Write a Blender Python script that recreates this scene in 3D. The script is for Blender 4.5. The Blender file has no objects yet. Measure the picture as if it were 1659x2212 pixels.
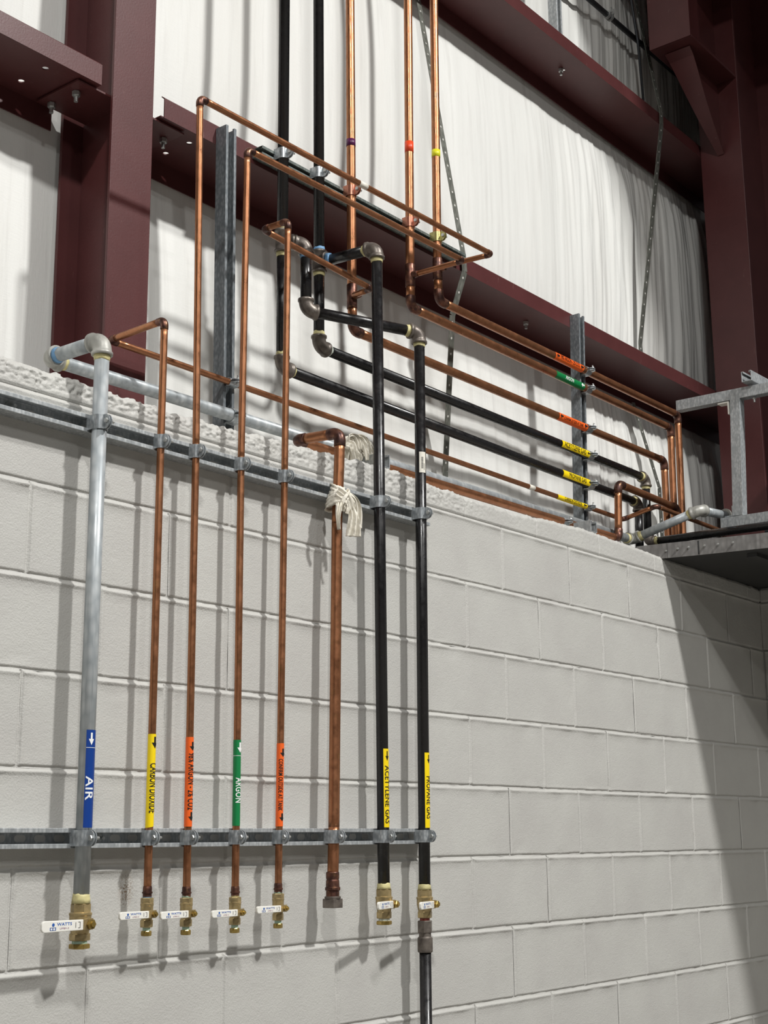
import bpy, bmesh, math, random
from mathutils import Vector, Matrix, noise

random.seed(7)
SC = bpy.context.scene
COL = SC.collection

# ------------------------------------------------------------------ camera
cam_d = bpy.data.cameras.new('camera')
cam = bpy.data.objects.new('camera', cam_d)
COL.objects.link(cam)
cam_d.sensor_fit = 'HORIZONTAL'
cam_d.sensor_width = 36.0
cam_d.lens = 36.0 * 3067.0 / 1659.0
cam_d.clip_start = 0.05
cam_d.clip_end = 200
YAW, PITCH, ROLL = 0.9013257, 0.2276277, -0.0096536
fw = Vector((math.sin(YAW) * math.cos(PITCH), math.cos(YAW) * math.cos(PITCH), math.sin(PITCH)))
rt = Vector((math.cos(YAW), -math.sin(YAW), 0))
up = rt.cross(fw)
r2 = rt * math.cos(ROLL) + up * math.sin(ROLL)
u2 = -rt * math.sin(ROLL) + up * math.cos(ROLL)
CAM = Vector((-3.6886, -2.4428, 1.6744))
cam.matrix_world = Matrix(((r2.x, u2.x, -fw.x, CAM.x), (r2.y, u2.y, -fw.y, CAM.y), (r2.z, u2.z, -fw.z, CAM.z), (0, 0, 0, 1)))
SC.camera = cam

# ------------------------------------------------------------------ light
SC.view_settings.view_transform = 'Standard'
SC.view_settings.look = 'None'
SC.view_settings.gamma = 1.0
SC.view_settings.use_curve_mapping = False
SC.view_settings.exposure = -1.1
world = bpy.data.worlds.new('hall_ambience')
SC.world = world
world.use_nodes = True
world.node_tree.nodes['Background'].inputs[0].default_value = (0.95, 0.97, 1.0, 1)
world.node_tree.nodes['Background'].inputs[1].default_value = 0.09


def high_bay(x, y, z, watts, size=0.38, col=(1.0, 0.992, 0.968)):
    d = bpy.data.lights.new('high_bay_lamp', 'AREA')
    d.shape = 'DISK'
    d.size = size
    d.energy = watts
    d.color = col
    o = bpy.data.objects.new('high_bay_lamp', d)
    COL.objects.link(o)
    o.location = (x, y, z)


high_bay(0.35, -5.0, 7.8, 1500, 0.45)
high_bay(-4.3, -3.6, 7.2, 640, 0.45)
high_bay(-3.2, -10.5, 7.8, 380, 0.5)
high_bay(-9.5, -9.0, 7.8, 560, 0.5)
high_bay(4.5, -11.0, 7.8, 80, 0.5)


# ------------------------------------------------------------------ helpers
def tag(o, label=None, cat=None, group=None, kind=None):
    if label: o['label'] = label
    if cat: o['category'] = cat
    if group: o['group'] = group
    if kind: o['kind'] = kind
    return o


def thing(name, label, cat, loc, group=None):
    o = bpy.data.objects.new(name, None)
    COL.objects.link(o)
    o.empty_display_size = 0.03
    o.location = loc
    return tag(o, label, cat, group)


def root_loc(o):
    v = Vector((0, 0, 0))
    while o is not None:
        v += o.location
        o = o.parent
    return v


def frame(d):
    d = Vector(d).normalized()
    a = Vector((0, 0, 1)) if abs(d.z) < 0.9 else Vector((1, 0, 0))
    s = d.cross(a).normalized()
    return s, s.cross(d).normalized()


class MB:
    def __init__(self):
        self.v = []; self.f = []; self.m = []; self.s = []; self.heat = None

    def face(self, idx, mat=0, smooth=False):
        self.f.append(tuple(idx)); self.m.append(mat); self.s.append(smooth)

    def box(self, x0, x1, y0, y1, z0, z1, mat=0):
        return self.hexa([(x0, y0, z0), (x1, y0, z0), (x1, y1, z0), (x0, y1, z0), (x0, y0, z1), (x1, y0, z1), (x1, y1, z1), (x0, y1, z1)], mat)

    def hexa(self, c, mat=0):
        b = len(self.v)
        self.v += [Vector(p) for p in c]
        for q in ((3, 2, 1, 0), (4, 5, 6, 7), (0, 1, 5, 4), (1, 2, 6, 5), (2, 3, 7, 6), (3, 0, 4, 7)):
            self.face([b + i for i in q], mat)
        return self

    def sweep(self, pts, radii, n=20, mat=0, cap=True, smooth=True, sx=1.0, sy=1.0, phase=0.0, up=None):
        pts = [Vector(p) for p in pts]
        if not isinstance(radii, (list, tuple)): radii = [radii] * len(pts)
        b = len(self.v)
        t0 = (pts[1] - pts[0]).normalized()
        if up is not None:
            s = t0.cross(Vector(up)).normalized()
        else:
            s, _ = frame(t0)
        for i, p in enumerate(pts):
            if i == 0: t = t0
            elif i == len(pts) - 1: t = (pts[i] - pts[i - 1]).normalized()
            else:
                t = (pts[i + 1] - pts[i]).normalized() + (pts[i] - pts[i - 1]).normalized()
                t = t.normalized() if t.length > 1e-9 else t0
            s = (s - t * s.dot(t)).normalized()
            u = s.cross(t)
            for k in range(n):
                a = 2 * math.pi * k / n + phase
                self.v.append(p + s * (math.cos(a) * radii[i] * sx) + u * (math.sin(a) * radii[i] * sy))
        for i in range(len(pts) - 1):
            for k in range(n):
                k2 = (k + 1) % n
                self.face((b + i * n + k, b + (i + 1) * n + k, b + (i + 1) * n + k2, b + i * n + k2), mat, smooth)
        if cap:
            self.face([b + k for k in range(n)], mat)
            e = b + (len(pts) - 1) * n
            self.face([e + k for k in reversed(range(n))], mat)
        return self

    def cyl(self, p0, p1, r, n=20, mat=0, r1=None, bevel=0.0):
        p0 = Vector(p0); p1 = Vector(p1)
        r1 = r if r1 is None else r1
        if bevel:
            d = (p1 - p0).normalized()
            return self.profile([(p0, r - bevel), (p0 + d * bevel, r), (p1 - d * bevel, r1), (p1, r1 - bevel)], n, mat)
        return self.profile([(p0, r), (p1, r1)], n, mat)

    def profile(self, rings, n=20, mat=0, phase=0.0, smooth_n=10):
        """turned shape: list of (point on the axis, radius); each segment has its own ring pair so edges stay crisp"""
        d = (Vector(rings[-1][0]) - Vector(rings[0][0])).normalized()
        s, u = frame(d)
        sm = n > smooth_n
        for (p0, a0), (p1, a1) in zip(rings[:-1], rings[1:]):
            b = len(self.v)
            for p, r in ((p0, a0), (p1, a1)):
                for k in range(n):
                    a = 2 * math.pi * k / n + phase
                    self.v.append(Vector(p) + s * (math.cos(a) * r) + u * (math.sin(a) * r))
            for k in range(n):
                k2 = (k + 1) % n
                self.face((b + k, b + k2, b + n + k2, b + n + k), mat, sm)
        b = len(self.v)
        for p, r in (rings[0], rings[-1]):
            for k in range(n):
                a = 2 * math.pi * k / n + phase
                self.v.append(Vector(p) + s * (math.cos(a) * r) + u * (math.sin(a) * r))
        self.face([b + k for k in reversed(range(n))], mat)
        self.face([b + n + k for k in range(n)], mat)
        return self

    def hexnut(self, p0, p1, flats, mat=0, phase=0.0, bevel=0.0015):
        r = flats / math.sqrt(3)
        p0 = Vector(p0); p1 = Vector(p1); d = (p1 - p0).normalized()
        return self.profile([(p0, r * .92), (p0 + d * bevel, r), (p1 - d * bevel, r), (p1, r * .92)], 6, mat, phase)

    def extrude(self, poly, fn, d0, d1, mat=0, smooth=False):
        """closed 2-D outline swept between two depths; fn(u, v, d) gives the 3-D point"""
        n = len(poly); b = len(self.v)
        for d in (d0, d1):
            self.v += [Vector(fn(p[0], p[1], d)) for p in poly]
        for k in range(n):
            k2 = (k + 1) % n
            self.face((b + k, b + k2, b + n + k2, b + n + k), mat, smooth)
        self.face([b + k for k in reversed(range(n))], mat)
        self.face([b + n + k for k in range(n)], mat)
        return self

    def build(self, name, mats, parent=None, bevel=0.0, recalc=True, loc=None):
        if not isinstance(mats, (list, tuple)): mats = [mats]
        off = root_loc(parent) if parent is not None else Vector(loc or (0, 0, 0))
        me = bpy.data.meshes.new(name)
        me.from_pydata([tuple(v - off) for v in self.v], [], self.f)
        for m in mats: me.materials.append(m)
        me.polygons.foreach_set('material_index', self.m)
        me.polygons.foreach_set('use_smooth', self.s)
        if self.heat is not None:
            at = me.attributes.new('heat', 'FLOAT', 'POINT')
            at.data.foreach_set('value', self.heat)
        if recalc:
            bm = bmesh.new(); bm.from_mesh(me)
            bmesh.ops.recalc_face_normals(bm, faces=bm.faces)
            bm.to_mesh(me); bm.free()
        me.update()
        o = bpy.data.objects.new(name, me)
        COL.objects.link(o)
        if parent is not None: o.parent = parent
        elif loc: o.location = loc
        if bevel:
            md = o.modifiers.new('bevel', 'BEVEL'); md.width = bevel; md.segments = 2; md.limit_method = 'ANGLE'
            md.angle_limit = math.radians(50)
        return o


def copy_tree(o, parent=None):
    c = o.copy(); COL.objects.link(c)
    if parent is not None: c.parent = parent
    for ch in list(o.children): copy_tree(ch, c)
    return c


# ------------------------------------------------------------------ materials
def srgb(r, g, b):
    f = lambda c: (c / 255 / 12.92) if c / 255 <= 0.04045 else ((c / 255 + 0.055) / 1.055) ** 2.4
    return (f(r), f(g), f(b), 1)


class Mat:
    def __init__(self, name, color, rough=0.5, metal=0.0, spec=0.5):
        self.m = bpy.data.materials.new(name)
        self.m.use_nodes = True
        self.nt = self.m.node_tree
        self.b = self.nt.nodes['Principled BSDF']
        self.b.inputs['Base Color'].default_value = color
        self.b.inputs['Roughness'].default_value = rough
        self.b.inputs['Metallic'].default_value = metal
        self.b.inputs['Specular IOR Level'].default_value = spec
        self.col = None; self.color = color

    def n(self, t, **kw):
        nd = self.nt.nodes.new(t)
        for k, v in kw.items():
            if k in nd.inputs.keys(): nd.inputs[k].default_value = v
            else: setattr(nd, k, v)
        return nd

    def l(self, a, b): self.nt.links.new(a, b)

    def coords(self, scale=(1, 1, 1), obj=True):
        tc = self.n('ShaderNodeTexCoord')
        mp = self.n('ShaderNodeMapping'); mp.inputs['Scale'].default_value = scale
        if obj: self.l(tc.outputs['Object'], mp.inputs[0])
        else:
            g = self.n('ShaderNodeNewGeometry'); self.l(g.outputs['Position'], mp.inputs[0])
        return mp.outputs[0]

    def noise(self, scale, detail=4, rough=0.55, stretch=(1, 1, 1), obj=False):
        t = self.n('ShaderNodeTexNoise', Scale=scale, Detail=detail, Roughness=rough)
        self.l(self.coords(stretch, obj), t.inputs['Vector'])
        return t.outputs['Fac']

    def ramp(self, fac, a, b, lo=0.0, hi=1.0):
        r = self.n('ShaderNodeMapRange')
        r.inputs['From Min'].default_value = a; r.inputs['From Max'].default_value = b
        r.inputs['To Min'].default_value = lo; r.inputs['To Max'].default_value = hi
        self.l(fac, r.inputs['Value'])
        return r.outputs[0]

    def mixc(self, fac, c2):
        mx = self.n('ShaderNodeMix', data_type='RGBA')
        self.l(fac, mx.inputs[0])
        if self.col is None: mx.inputs[6].default_value = self.color
        else: self.l(self.col, mx.inputs[6])
        mx.inputs[7].default_value = c2
        self.col = mx.outputs[2]
        self.l(self.col, self.b.inputs['Base Color'])
        return self

    def rough(self, fac, lo, hi):
        self.l(self.ramp(fac, 0.3, 0.7, lo, hi), self.b.inputs['Roughness']); return self

    def bump(self, fac, dist, strength=1.0):
        bp = self.n('ShaderNodeBump'); bp.inputs['Distance'].default_value = dist; bp.inputs['Strength'].default_value = strength
        self.l(fac, bp.inputs['Height'])
        prev = self.b.inputs['Normal']
        if prev.is_linked: self.l(prev.links[0].from_socket, bp.inputs['Normal'])
        self.l(bp.outputs[0], prev); return self


def mul(M, a, b):
    x = M.n('ShaderNodeMath', operation='MULTIPLY'); M.l(a, x.inputs[0]); M.l(b, x.inputs[1]); return x.outputs[0]


def painted_block():
    M = Mat('painted_block', srgb(191, 190, 185), 0.5, 0, 0.35)
    M.mixc(M.ramp(M.noise(5, 4), 0.35, 0.75), srgb(183, 181, 177))
    # rusty splash on the wall beside the carbon dioxide pipe
    g = M.n('ShaderNodeNewGeometry')
    mp = M.n('ShaderNodeMapping'); mp.inputs['Location'].default_value = (1.525, 0, -1.575)
    M.l(g.outputs['Position'], mp.inputs[0])
    sc = M.n('ShaderNodeVectorMath', operation='MULTIPLY'); sc.inputs[1].default_value = (1.0, 0, 0.55); M.l(mp.outputs[0], sc.inputs[0])
    ln = M.n('ShaderNodeVectorMath', operation='LENGTH'); M.l(sc.outputs[0], ln.inputs[0])
    blob = M.ramp(ln.outputs['Value'], 0.004, 0.026, 1, 0)
    M.mixc(mul(M, blob, M.ramp(M.noise(260, 3, 0.7), 0.42, 0.6)), srgb(112, 88, 60))
    M.bump(M.noise(230, 3, 0.6), 0.0020, 0.6)
    M.bump(M.noise(70, 3, 0.5), 0.003, 0.25)
    return M.m


def maroon():
    M = Mat('maroon_primer', srgb(87, 46, 46), 0.42, 0, 0.4)
    M.mixc(M.ramp(M.noise(7, 5, 0.6), 0.35, 0.75), srgb(78, 40, 40))
    M.mixc(M.ramp(M.noise(55, 4, 0.7, (1, 1, 0.25)), 0.66, 0.72, 0, 0.35), srgb(134, 104, 100))
    M.bump(M.noise(180, 3), 0.0006, 0.4)
    return M.m


def fabric():
    M = Mat('insulation_facing', srgb(232, 232, 228), 0.62, 0, 0.3)
    M.mixc(M.ramp(M.noise(3.5, 5, 0.6, (1.0, 1, 0.12)), 0.45, 0.75, 0, 0.75), srgb(220, 218, 212))
    M.mixc(M.ramp(M.noise(22, 4, 0.6, (1.2, 1, 0.07)), 0.52, 0.75, 0, 0.45), srgb(200, 198, 194))
    w = M.n('ShaderNodeTexNoise', Scale=240.0, Detail=2.0)
    M.l(M.coords((1.0, 1, 0.1), False), w.inputs['Vector'])
    M.bump(w.outputs['Fac'], 0.0012, 0.45)
    w2 = M.n('ShaderNodeTexNoise', Scale=300.0, Detail=1.0)
    M.l(M.coords((0.1, 1, 1.0), False), w2.inputs['Vector'])
    M.bump(w2.outputs['Fac'], 0.0008, 0.4)
    return M.m


def copper():
    M = Mat('copper_tube', srgb(172, 118, 84), 0.34, 0.8)
    M.mixc(M.ramp(M.noise(14, 5, 0.65, (1, 1, 1)), 0.4, 0.75, 0, 0.8), srgb(144, 94, 64))
    M.mixc(M.ramp(M.noise(60, 4, 0.6, (1, 1, 1)), 0.55, 0.75, 0, 0.5), srgb(114, 76, 54))
    a = M.n('ShaderNodeAttribute', attribute_name='heat')
    nz = M.noise(30, 4, 0.65)
    add = M.n('ShaderNodeMath', operation='ADD'); M.l(a.outputs['Fac'], add.inputs[0]); M.l(M.ramp(nz, 0.3, 0.7, -0.35, 0.35), add.inputs[1])
    M.mixc(M.ramp(add.outputs[0], 0.15, 0.45, 0, 0.45), srgb(176, 136, 84))
    M.mixc(M.ramp(add.outputs[0], 0.42, 0.95, 0, 0.92), srgb(88, 56, 50))
    M.rough(M.noise(40, 3), 0.26, 0.46)
    return M.m


def copper_fit():
    M = Mat('heated_copper', srgb(128, 86, 70), 0.4, 0.7)
    M.mixc(M.ramp(M.noise(38, 4, 0.6), 0.32, 0.6), srgb(72, 50, 46))
    M.mixc(M.ramp(M.noise(70, 4, 0.6), 0.55, 0.7, 0, 0.6), srgb(160, 120, 84))
    M.rough(M.noise(60, 3), 0.3, 0.55)
    return M.m


def black_steel():
    M = Mat('black_pipe_coating', srgb(26, 25, 26), 0.33, 0, 0.5)
    M.mixc(M.ramp(M.noise(120, 5, 0.75, (1, 1, 0.5)), 0.62, 0.72, 0, 0.35), srgb(92, 88, 84))
    M.mixc(M.ramp(M.noise(25, 5, 0.7), 0.6, 0.75, 0, 0.5), srgb(52, 44, 42))
    M.rough(M.noise(50, 4), 0.2, 0.42)
    return M.m


def iron():
    M = Mat('malleable_iron', srgb(124, 116, 108), 0.42, 0.5)
    M.mixc(M.ramp(M.noise(45, 4), 0.4, 0.7), srgb(84, 76, 72))
    M.bump(M.noise(300, 2), 0.0006, 0.5)
    return M.m


def galv(name, c1, c2, rough=(0.34, 0.55), metal=0.4, scale=90):
    M = Mat(name, c1, 0.4, metal)
    v = M.n('ShaderNodeTexVoronoi', Scale=float(scale)); M.l(M.coords((1, 1, 0.5), False), v.inputs['Vector'])
    M.mixc(M.ramp(v.outputs['Distance'], 0.1, 0.7), c2)
    M.mixc(M.ramp(M.noise(26, 4, 0.6, (1, 1, 0.4)), 0.5, 0.75, 0, 0.6), c2)
    M.mixc(M.ramp(M.noise(95, 4, 0.65, (1, 1, 0.06)), 0.52, 0.72, 0, 0.55), tuple(c * .62 for c in c2[:3]) + (1,))
    M.rough(M.noise(40, 3), *rough)
    return M.m


def plain(name, c, rough=0.5, metal=0.0, var=0.0, spec=0.5):
    M = Mat(name, c, rough, metal, spec)
    k = 1 - var
    M.mixc(M.ramp(M.noise(60, 3), 0.35, 0.7), (c[0] * k, c[1] * k, c[2] * k, 1))
    return M.m


def rag_cloth():
    M = Mat('rag_cotton', srgb(226, 221, 208), 0.85, 0, 0.2)
    M.mixc(M.ramp(M.noise(30, 4), 0.45, 0.75, 0, 0.6), srgb(198, 190, 172))
    M.bump(M.noise(160, 3, 0.6), 0.002, 0.6)
    return M.m


CMU = painted_block(); MAROON = maroon(); FAB = fabric()
CU = copper(); CUF = copper_fit(); BLK = black_steel(); IRON = iron()
GALV = galv('galvanized_pipe', srgb(190, 194, 195), srgb(160, 166, 169), (.34, .5), .22, 60)
GALVF = galv('galvanized_fitting', srgb(186, 185, 178), srgb(150, 149, 143), (.4, .6), .25, 40)
STRUT = galv('galvanized_channel', srgb(194, 197, 198), srgb(158, 162, 164), (0.36, 0.6), 0.35, 140)
STRUTG = galv('aged_green_channel', srgb(132, 138, 134), srgb(98, 105, 101), (0.36, 0.6), 0.4, 120)
STRUTD = galv('bluish_channel', srgb(146, 151, 154), srgb(112, 118, 122), (0.36, 0.6), 0.35, 140)  # darker, bluer grey for the upright channels
ZINC = galv('zinc_clamp', srgb(206, 210, 212), srgb(160, 166, 170), (0.24, 0.42), 0.5, 160)
CUCL = plain('copper_plated_clamp', srgb(190, 128, 106), 0.3, 0.7, 0.3)
OLIVE = plain('yellow_zinc_clamp', srgb(186, 178, 120), 0.3, 0.7, 0.3)
BRASS = plain('valve_brass', srgb(192, 170, 124), 0.32, 0.6, 0.4)
BRASSD = plain('plug_brass', srgb(190, 162, 92), 0.24, 0.7, 0.4)
DOPE = plain('yellow_thread_sealant', srgb(216, 206, 150), 0.55, 0, 0.25)
DOPEB = plain('blue_thread_tape', srgb(112, 156, 196), 0.6, 0, 0.2)
TEFL = plain('white_thread_tape', srgb(214, 222, 210), 0.6, 0, 0.15)
TEAL = plain('green_thread_paste', srgb(170, 196, 176), 0.6, 0, 0.2)
VINYL = plain('white_vinyl_grip', srgb(238, 236, 228), 0.35, 0, 0.04)
YEL = plain('yellow_marker', srgb(248, 216, 12), 0.4, 0, 0.03)
ORG = plain('orange_marker', srgb(242, 102, 34), 0.4, 0, 0.04)
GRN = plain('green_marker', srgb(14, 124, 66), 0.4, 0, 0.04)
BLU = plain('blue_marker', srgb(8, 58, 138), 0.4, 0, 0.04)
INK = plain('black_ink', srgb(18, 17, 16), 0.5, 0, 0.1)
WINK = plain('white_ink', srgb(240, 241, 240), 0.5, 0, 0.02)
BINK = plain('blue_ink', srgb(36, 92, 176), 0.45, 0, 0.04)
RINK = plain('grey_pink_ink', srgb(168, 132, 150), 0.5, 0, 0.04)
PAPER = plain('paper_sticker', srgb(230, 226, 214), 0.6, 0, 0.06)
PURP = plain('purple_tape', srgb(84, 22, 74), 0.4, 0, 0.1)
REDT = plain('orange_tape', srgb(232, 76, 34), 0.4, 0, 0.1)
YELT = plain('lime_yellow_tape', srgb(226, 224, 40), 0.4, 0, 0.08)
RAG = rag_cloth()
DARKST = plain('dark_grey_steel', srgb(70, 72, 76), 0.45, 0.5, 0.3)
FASC = galv('grey_flashing', srgb(150, 148, 146), srgb(126, 124, 122), (0.4, 0.6), 0.5, 60)
CONC = plain('concrete_floor', srgb(128, 124, 118), 0.6, 0, 0.15)
SOFF = plain('soffit_sheet', srgb(56, 56, 56), 0.5, 0.2, 0.2)
BOLT = plain('bolt_zinc', srgb(200, 202, 200), 0.28, 0.6, 0.3)

# ------------------------------------------------------------------ setting
fl = MB(); fl.box(-14, 10, -16, 1.2, -0.2, 0.0)
tag(fl.build('floor', CONC), kind='structure')

# insulation faced wall behind the steel frame
def fold(x, z):
    amp = 0.006 + 0.012 * min(1, max(0, (x - 0.9) / 0.8))
    w = noise.noise(Vector((x * 7, z * 0.5, 1.3))) * 1.0 + noise.noise(Vector((x * 19, z * 0.8, 7.7))) * 0.45 + noise.noise(Vector((x * 46, z * 1.3, 3.1))) * 0.18
    kx = x * 11 + 0.7 * z + 1.2 * noise.noise(Vector((x * 2, z, 4.4)))
    w += 0.5 * max(0, math.sin(kx)) ** 6 * (1 if x > 0.2 else 0.35)
    if x > 0.85:
        k = min(1, (x - 0.85) / 0.8)
        w += k * (0.9 * (1 - abs(noise.noise(Vector((x * 13, z * 0.45, 21.0))))) ** 9 + 0.55 * (1 - abs(noise.noise(Vector((x * 31, z * 0.6 + x, 33.0))))) ** 8)
    return amp * w

GZ = (2.375, 3.60, 4.825, 6.05)          # web heights of the girts
wall = MB()
xs = [-3.2 + 0.014 * i for i in range(int(3.7 / 0.014))]
while xs[-1] < 2.74: xs.append(xs[-1] + 0.007)
zs = [2.2 + 0.03 * i for i in range(int(4.1 / 0.03))]
for z in zs:
    d = min(abs(z - (g - 0.03)) for g in GZ)
    q = min(1.0, max(0, d - .04) / 0.45)
    belly = 0.024 * math.sin(q * math.pi / 2)
    for x in xs:
        free = min(1, max(0.0, (abs(x + 1.405) - 0.075) / 0.18))
        wall.v.append(Vector((x, 0.430 - free * (belly + fold(x, z) * (0.04 + 0.96 * min(1, d / 0.2))), z)))
nx = len(xs)
for j in range(len(zs) - 1):
    for i in range(nx - 1):
        a = j * nx + i
        wall.face((a, a + 1, a + nx + 1, a + nx), 0, True)
b0 = len(wall.v)
wall.box(-3.2, 3.6, 0.452, 0.50, 0.0, 7.5)
tag(wall.build('wall_back', FAB, recalc=False), kind='structure')
pb = MB(); pb.box(2.76, 8.0, 0.41, 0.45, 2.6, 7.5)
tag(pb.build('wall_back_panel', MAROON), kind='structure')

# block walls --------------------------------------------------------
COURSE, BL = 0.2032, 0.4064
J0 = 2.6416
TOPX = [(-4.6, 2.70), (-1.93, 2.699), (-1.46, 2.690), (-0.9, 2.705), (-0.577, 2.722), (-0.354, 2.709), (0.046, 2.703), (0.48, 2.722), (0.8, 2.716), (1.068, 2.708), (2.2, 2.700)]


def top_z(x):
    for (a, za), (b, zb) in zip(TOPX[:-1], TOPX[1:]):
        if x <= b:
            t = max(0, (x - a) / (b - a)); base = za + (zb - za) * t; break
    else: base = TOPX[-1][1]
    rg = 0.006 if x < 0.2 else 0.0035
    return base + rg * noise.noise(Vector((x * 22, 0.3, 0))) + rg * 0.7 * noise.noise(Vector((x * 70, 2.3, 0)))


def ticks(n, L):
    e = [0, 0.002, 0.0038, 0.0056, 0.0074, 0.0098, 0.013, 0.0175]
    k = [e[-1] + (L - 2 * e[-1]) * i / n for i in range(1, n)]
    return e + k + [L - t for t in reversed(e)]


def sstep(a, b, t):
    t = min(1, max(0, (t - a) / (b - a))); return t * t * (3 - 2 * t)


def block(mb, P, u0, u1, z0, z1, nu, nv, rough_top=False, seed=0, topf=None):
    """one block face; P(u, depth, z) -> point, depth negative is out of the wall"""
    us = [u0 + t for t in ticks(nu, u1 - u0)] if u1 - u0 > 0.05 else [u0 + (u1 - u0) * i / 4 for i in range(5)]
    if rough_top:
        vs = [i / 22 for i in range(23)]
    else:
        vs = ticks(nv, z1 - z0)
    b = len(mb.v)
    off = random.uniform(-0.0009, 0.0009)
    hd = random.choice((0.0026, 0.0034, 0.0042)); bd = random.uniform(0.0062, 0.0080)
    for v in vs:
        for u in us:
            if rough_top:
                zt = topf(u); z = z0 + v * (zt - z0)
                dz = z - z0; du = min(u - u0, u1 - u)
                n1 = .45 * noise.noise(Vector((u * 38, z * 46, seed))) + 0.75 * noise.noise(Vector((u * 95, z * 105, 5))) + .6 * noise.noise(Vector((u * 190, z * 190, 9)))
                rr = 0.95 - 0.8 * sstep(-0.45, 0.0, u)
                h = -0.002 - 0.0065 * rr * n1 * sstep(0.006, 0.022, dz)
                h += 0.0050 * (1 - sstep(0.002, 0.006, dz)) + 0.0018 * (1 - sstep(0.002, 0.006, du))
                h += 0.006 * sstep(zt - z0 - 0.012, zt - z0, dz)
            else:
                z = z0 + v
                jz = 0.0017 * noise.noise(Vector((u * 28, z0 * 9, 1.1))) + 0.0013 * noise.noise(Vector((u * 90, z0 * 9, 2.1)))
                jz2 = 0.0017 * noise.noise(Vector((u * 28, z1 * 9, 6.1))) + 0.0013 * noise.noise(Vector((u * 90, z1 * 9, 9.1)))
                ju = 0.0014 * noise.noise(Vector((u0 * 9, z * 40, 4.0)))
                dl, dt = max(0, v + jz), max(0, (z1 - z0) - v + jz2)
                eu = 0.8 + 1.1 * max(-.6, noise.noise(Vector((u * 16, z0 * 7, 3.0))))
                # struck bed joint: sharp recess under the upper block, mortar ramping out to a bead on the lower one
                hb = 0.0
                if dl < 0.008: hb = (0.0028 + 0.0012 * sstep(0, 0.0028, dl)) * (1 - sstep(0.0034, 0.0070, dl))
                elif dt < 0.018: hb = 0.0028 * (1 - sstep(0.0, 0.0075, dt)) - 0.0038 * eu * sstep(0.001, 0.0075, dt) * (1 - sstep(0.0085, 0.016, dt))
                dr, dlf = max(0, u1 - u + ju), max(0, u - u0 + ju)
                hh = 0.0
                if dr < 0.008: hh = (hd * .7 + hd * .5 * sstep(0, 0.0028, dr)) * (1 - sstep(0.0032, 0.0065, dr))
                elif dlf < 0.016: hh = hd * .7 * (1 - sstep(0.0, 0.0065, dlf)) - 0.0013 * eu * sstep(0.001, 0.0065, dlf) * (1 - sstep(0.0075, 0.014, dlf))
                db = min(dl, dt); du = min(dr, dlf)
                h = (max(hb, hh) if max(hb, hh) > 0 else min(hb, hh)) + off * sstep(0.004, 0.014, min(db, du))
                h += 0.0007 * noise.noise(Vector((u * 14, z * 14, seed)))
                ch = noise.noise(Vector((u * 30, z * 30, 11.0)))
                if ch > 0.42 and min(db, du) < 0.02: h += 0.004 * (ch - 0.42) * 3
            mb.v.append(Vector(P(u, h, z)))
    nu_ = len(us)
    for j in range(len(vs) - 1):
        for i in range(nu_ - 1):
            a = b + j * nu_ + i
            mb.face((a, a + 1, a + nu_ + 1, a + nu_), 0, True)
    if rough_top:   # ragged top surface back across the wall
        t = len(mb.v)
        row = b + (len(vs) - 1) * nu_
        for u in us:
            mb.v.append(Vector(P(u, 0.194, topf(u) - 0.004)))
        for i in range(nu_ - 1):
            mb.face((row + i, row + i + 1, t + i + 1, t + i), 0, True)


def block_wall(mb, P, ua, ub, zlow, zfine, topf, parity=0):
    k = -1
    while True:
        z1 = J0 - COURSE * k if k >= 0 else None
        z0 = J0 - COURSE * (k + 1)
        if k >= 0 and z1 <= zlow: break
        fine = z0 > zfine
        j0 = math.floor(ua / BL) - 1
        for j in range(j0, j0 + 40):
            c0 = BL * (j - 0.5 * ((k + parity) % 2)); c1 = c0 + BL
            a = max(c0, ua); b = min(c1, ub)
            if b - a < 0.012: continue
            if k < 0: block(mb, P, a, b, z0, 0, 90 if fine and b > -2.2 else 20, 0, True, 3.0, topf)
            else: block(mb, P, a, b, max(z0, 0.0), z1, 14 if fine else 4, 9 if fine else 3, False, k + j * 7.0)
        k += 1


cw = MB()
block_wall(cw, lambda u, h, z: (u, h, z), -4.5, 1.957, 0.0, 1.0, top_z)
cw.box(-4.5, 1.955, 0.0098, 0.194, 0.0, 2.672)
tag(cw.build('wall_front_block', CMU, recalc=False), kind='structure')
cp = MB()
block_wall(cp, lambda u, h, z: (1.957 + h, -u, z), -0.006, 3.4, 0.0, 1.0, lambda u: 2.702 + 0.001 * noise.noise(Vector((u * 30, 0, 0))), 1)
cp.box(1.968, 2.15, -3.4, 0.0, 0.0, 2.69)
tag(cp.build('wall_right_block', CMU, recalc=False), kind='structure')


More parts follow.
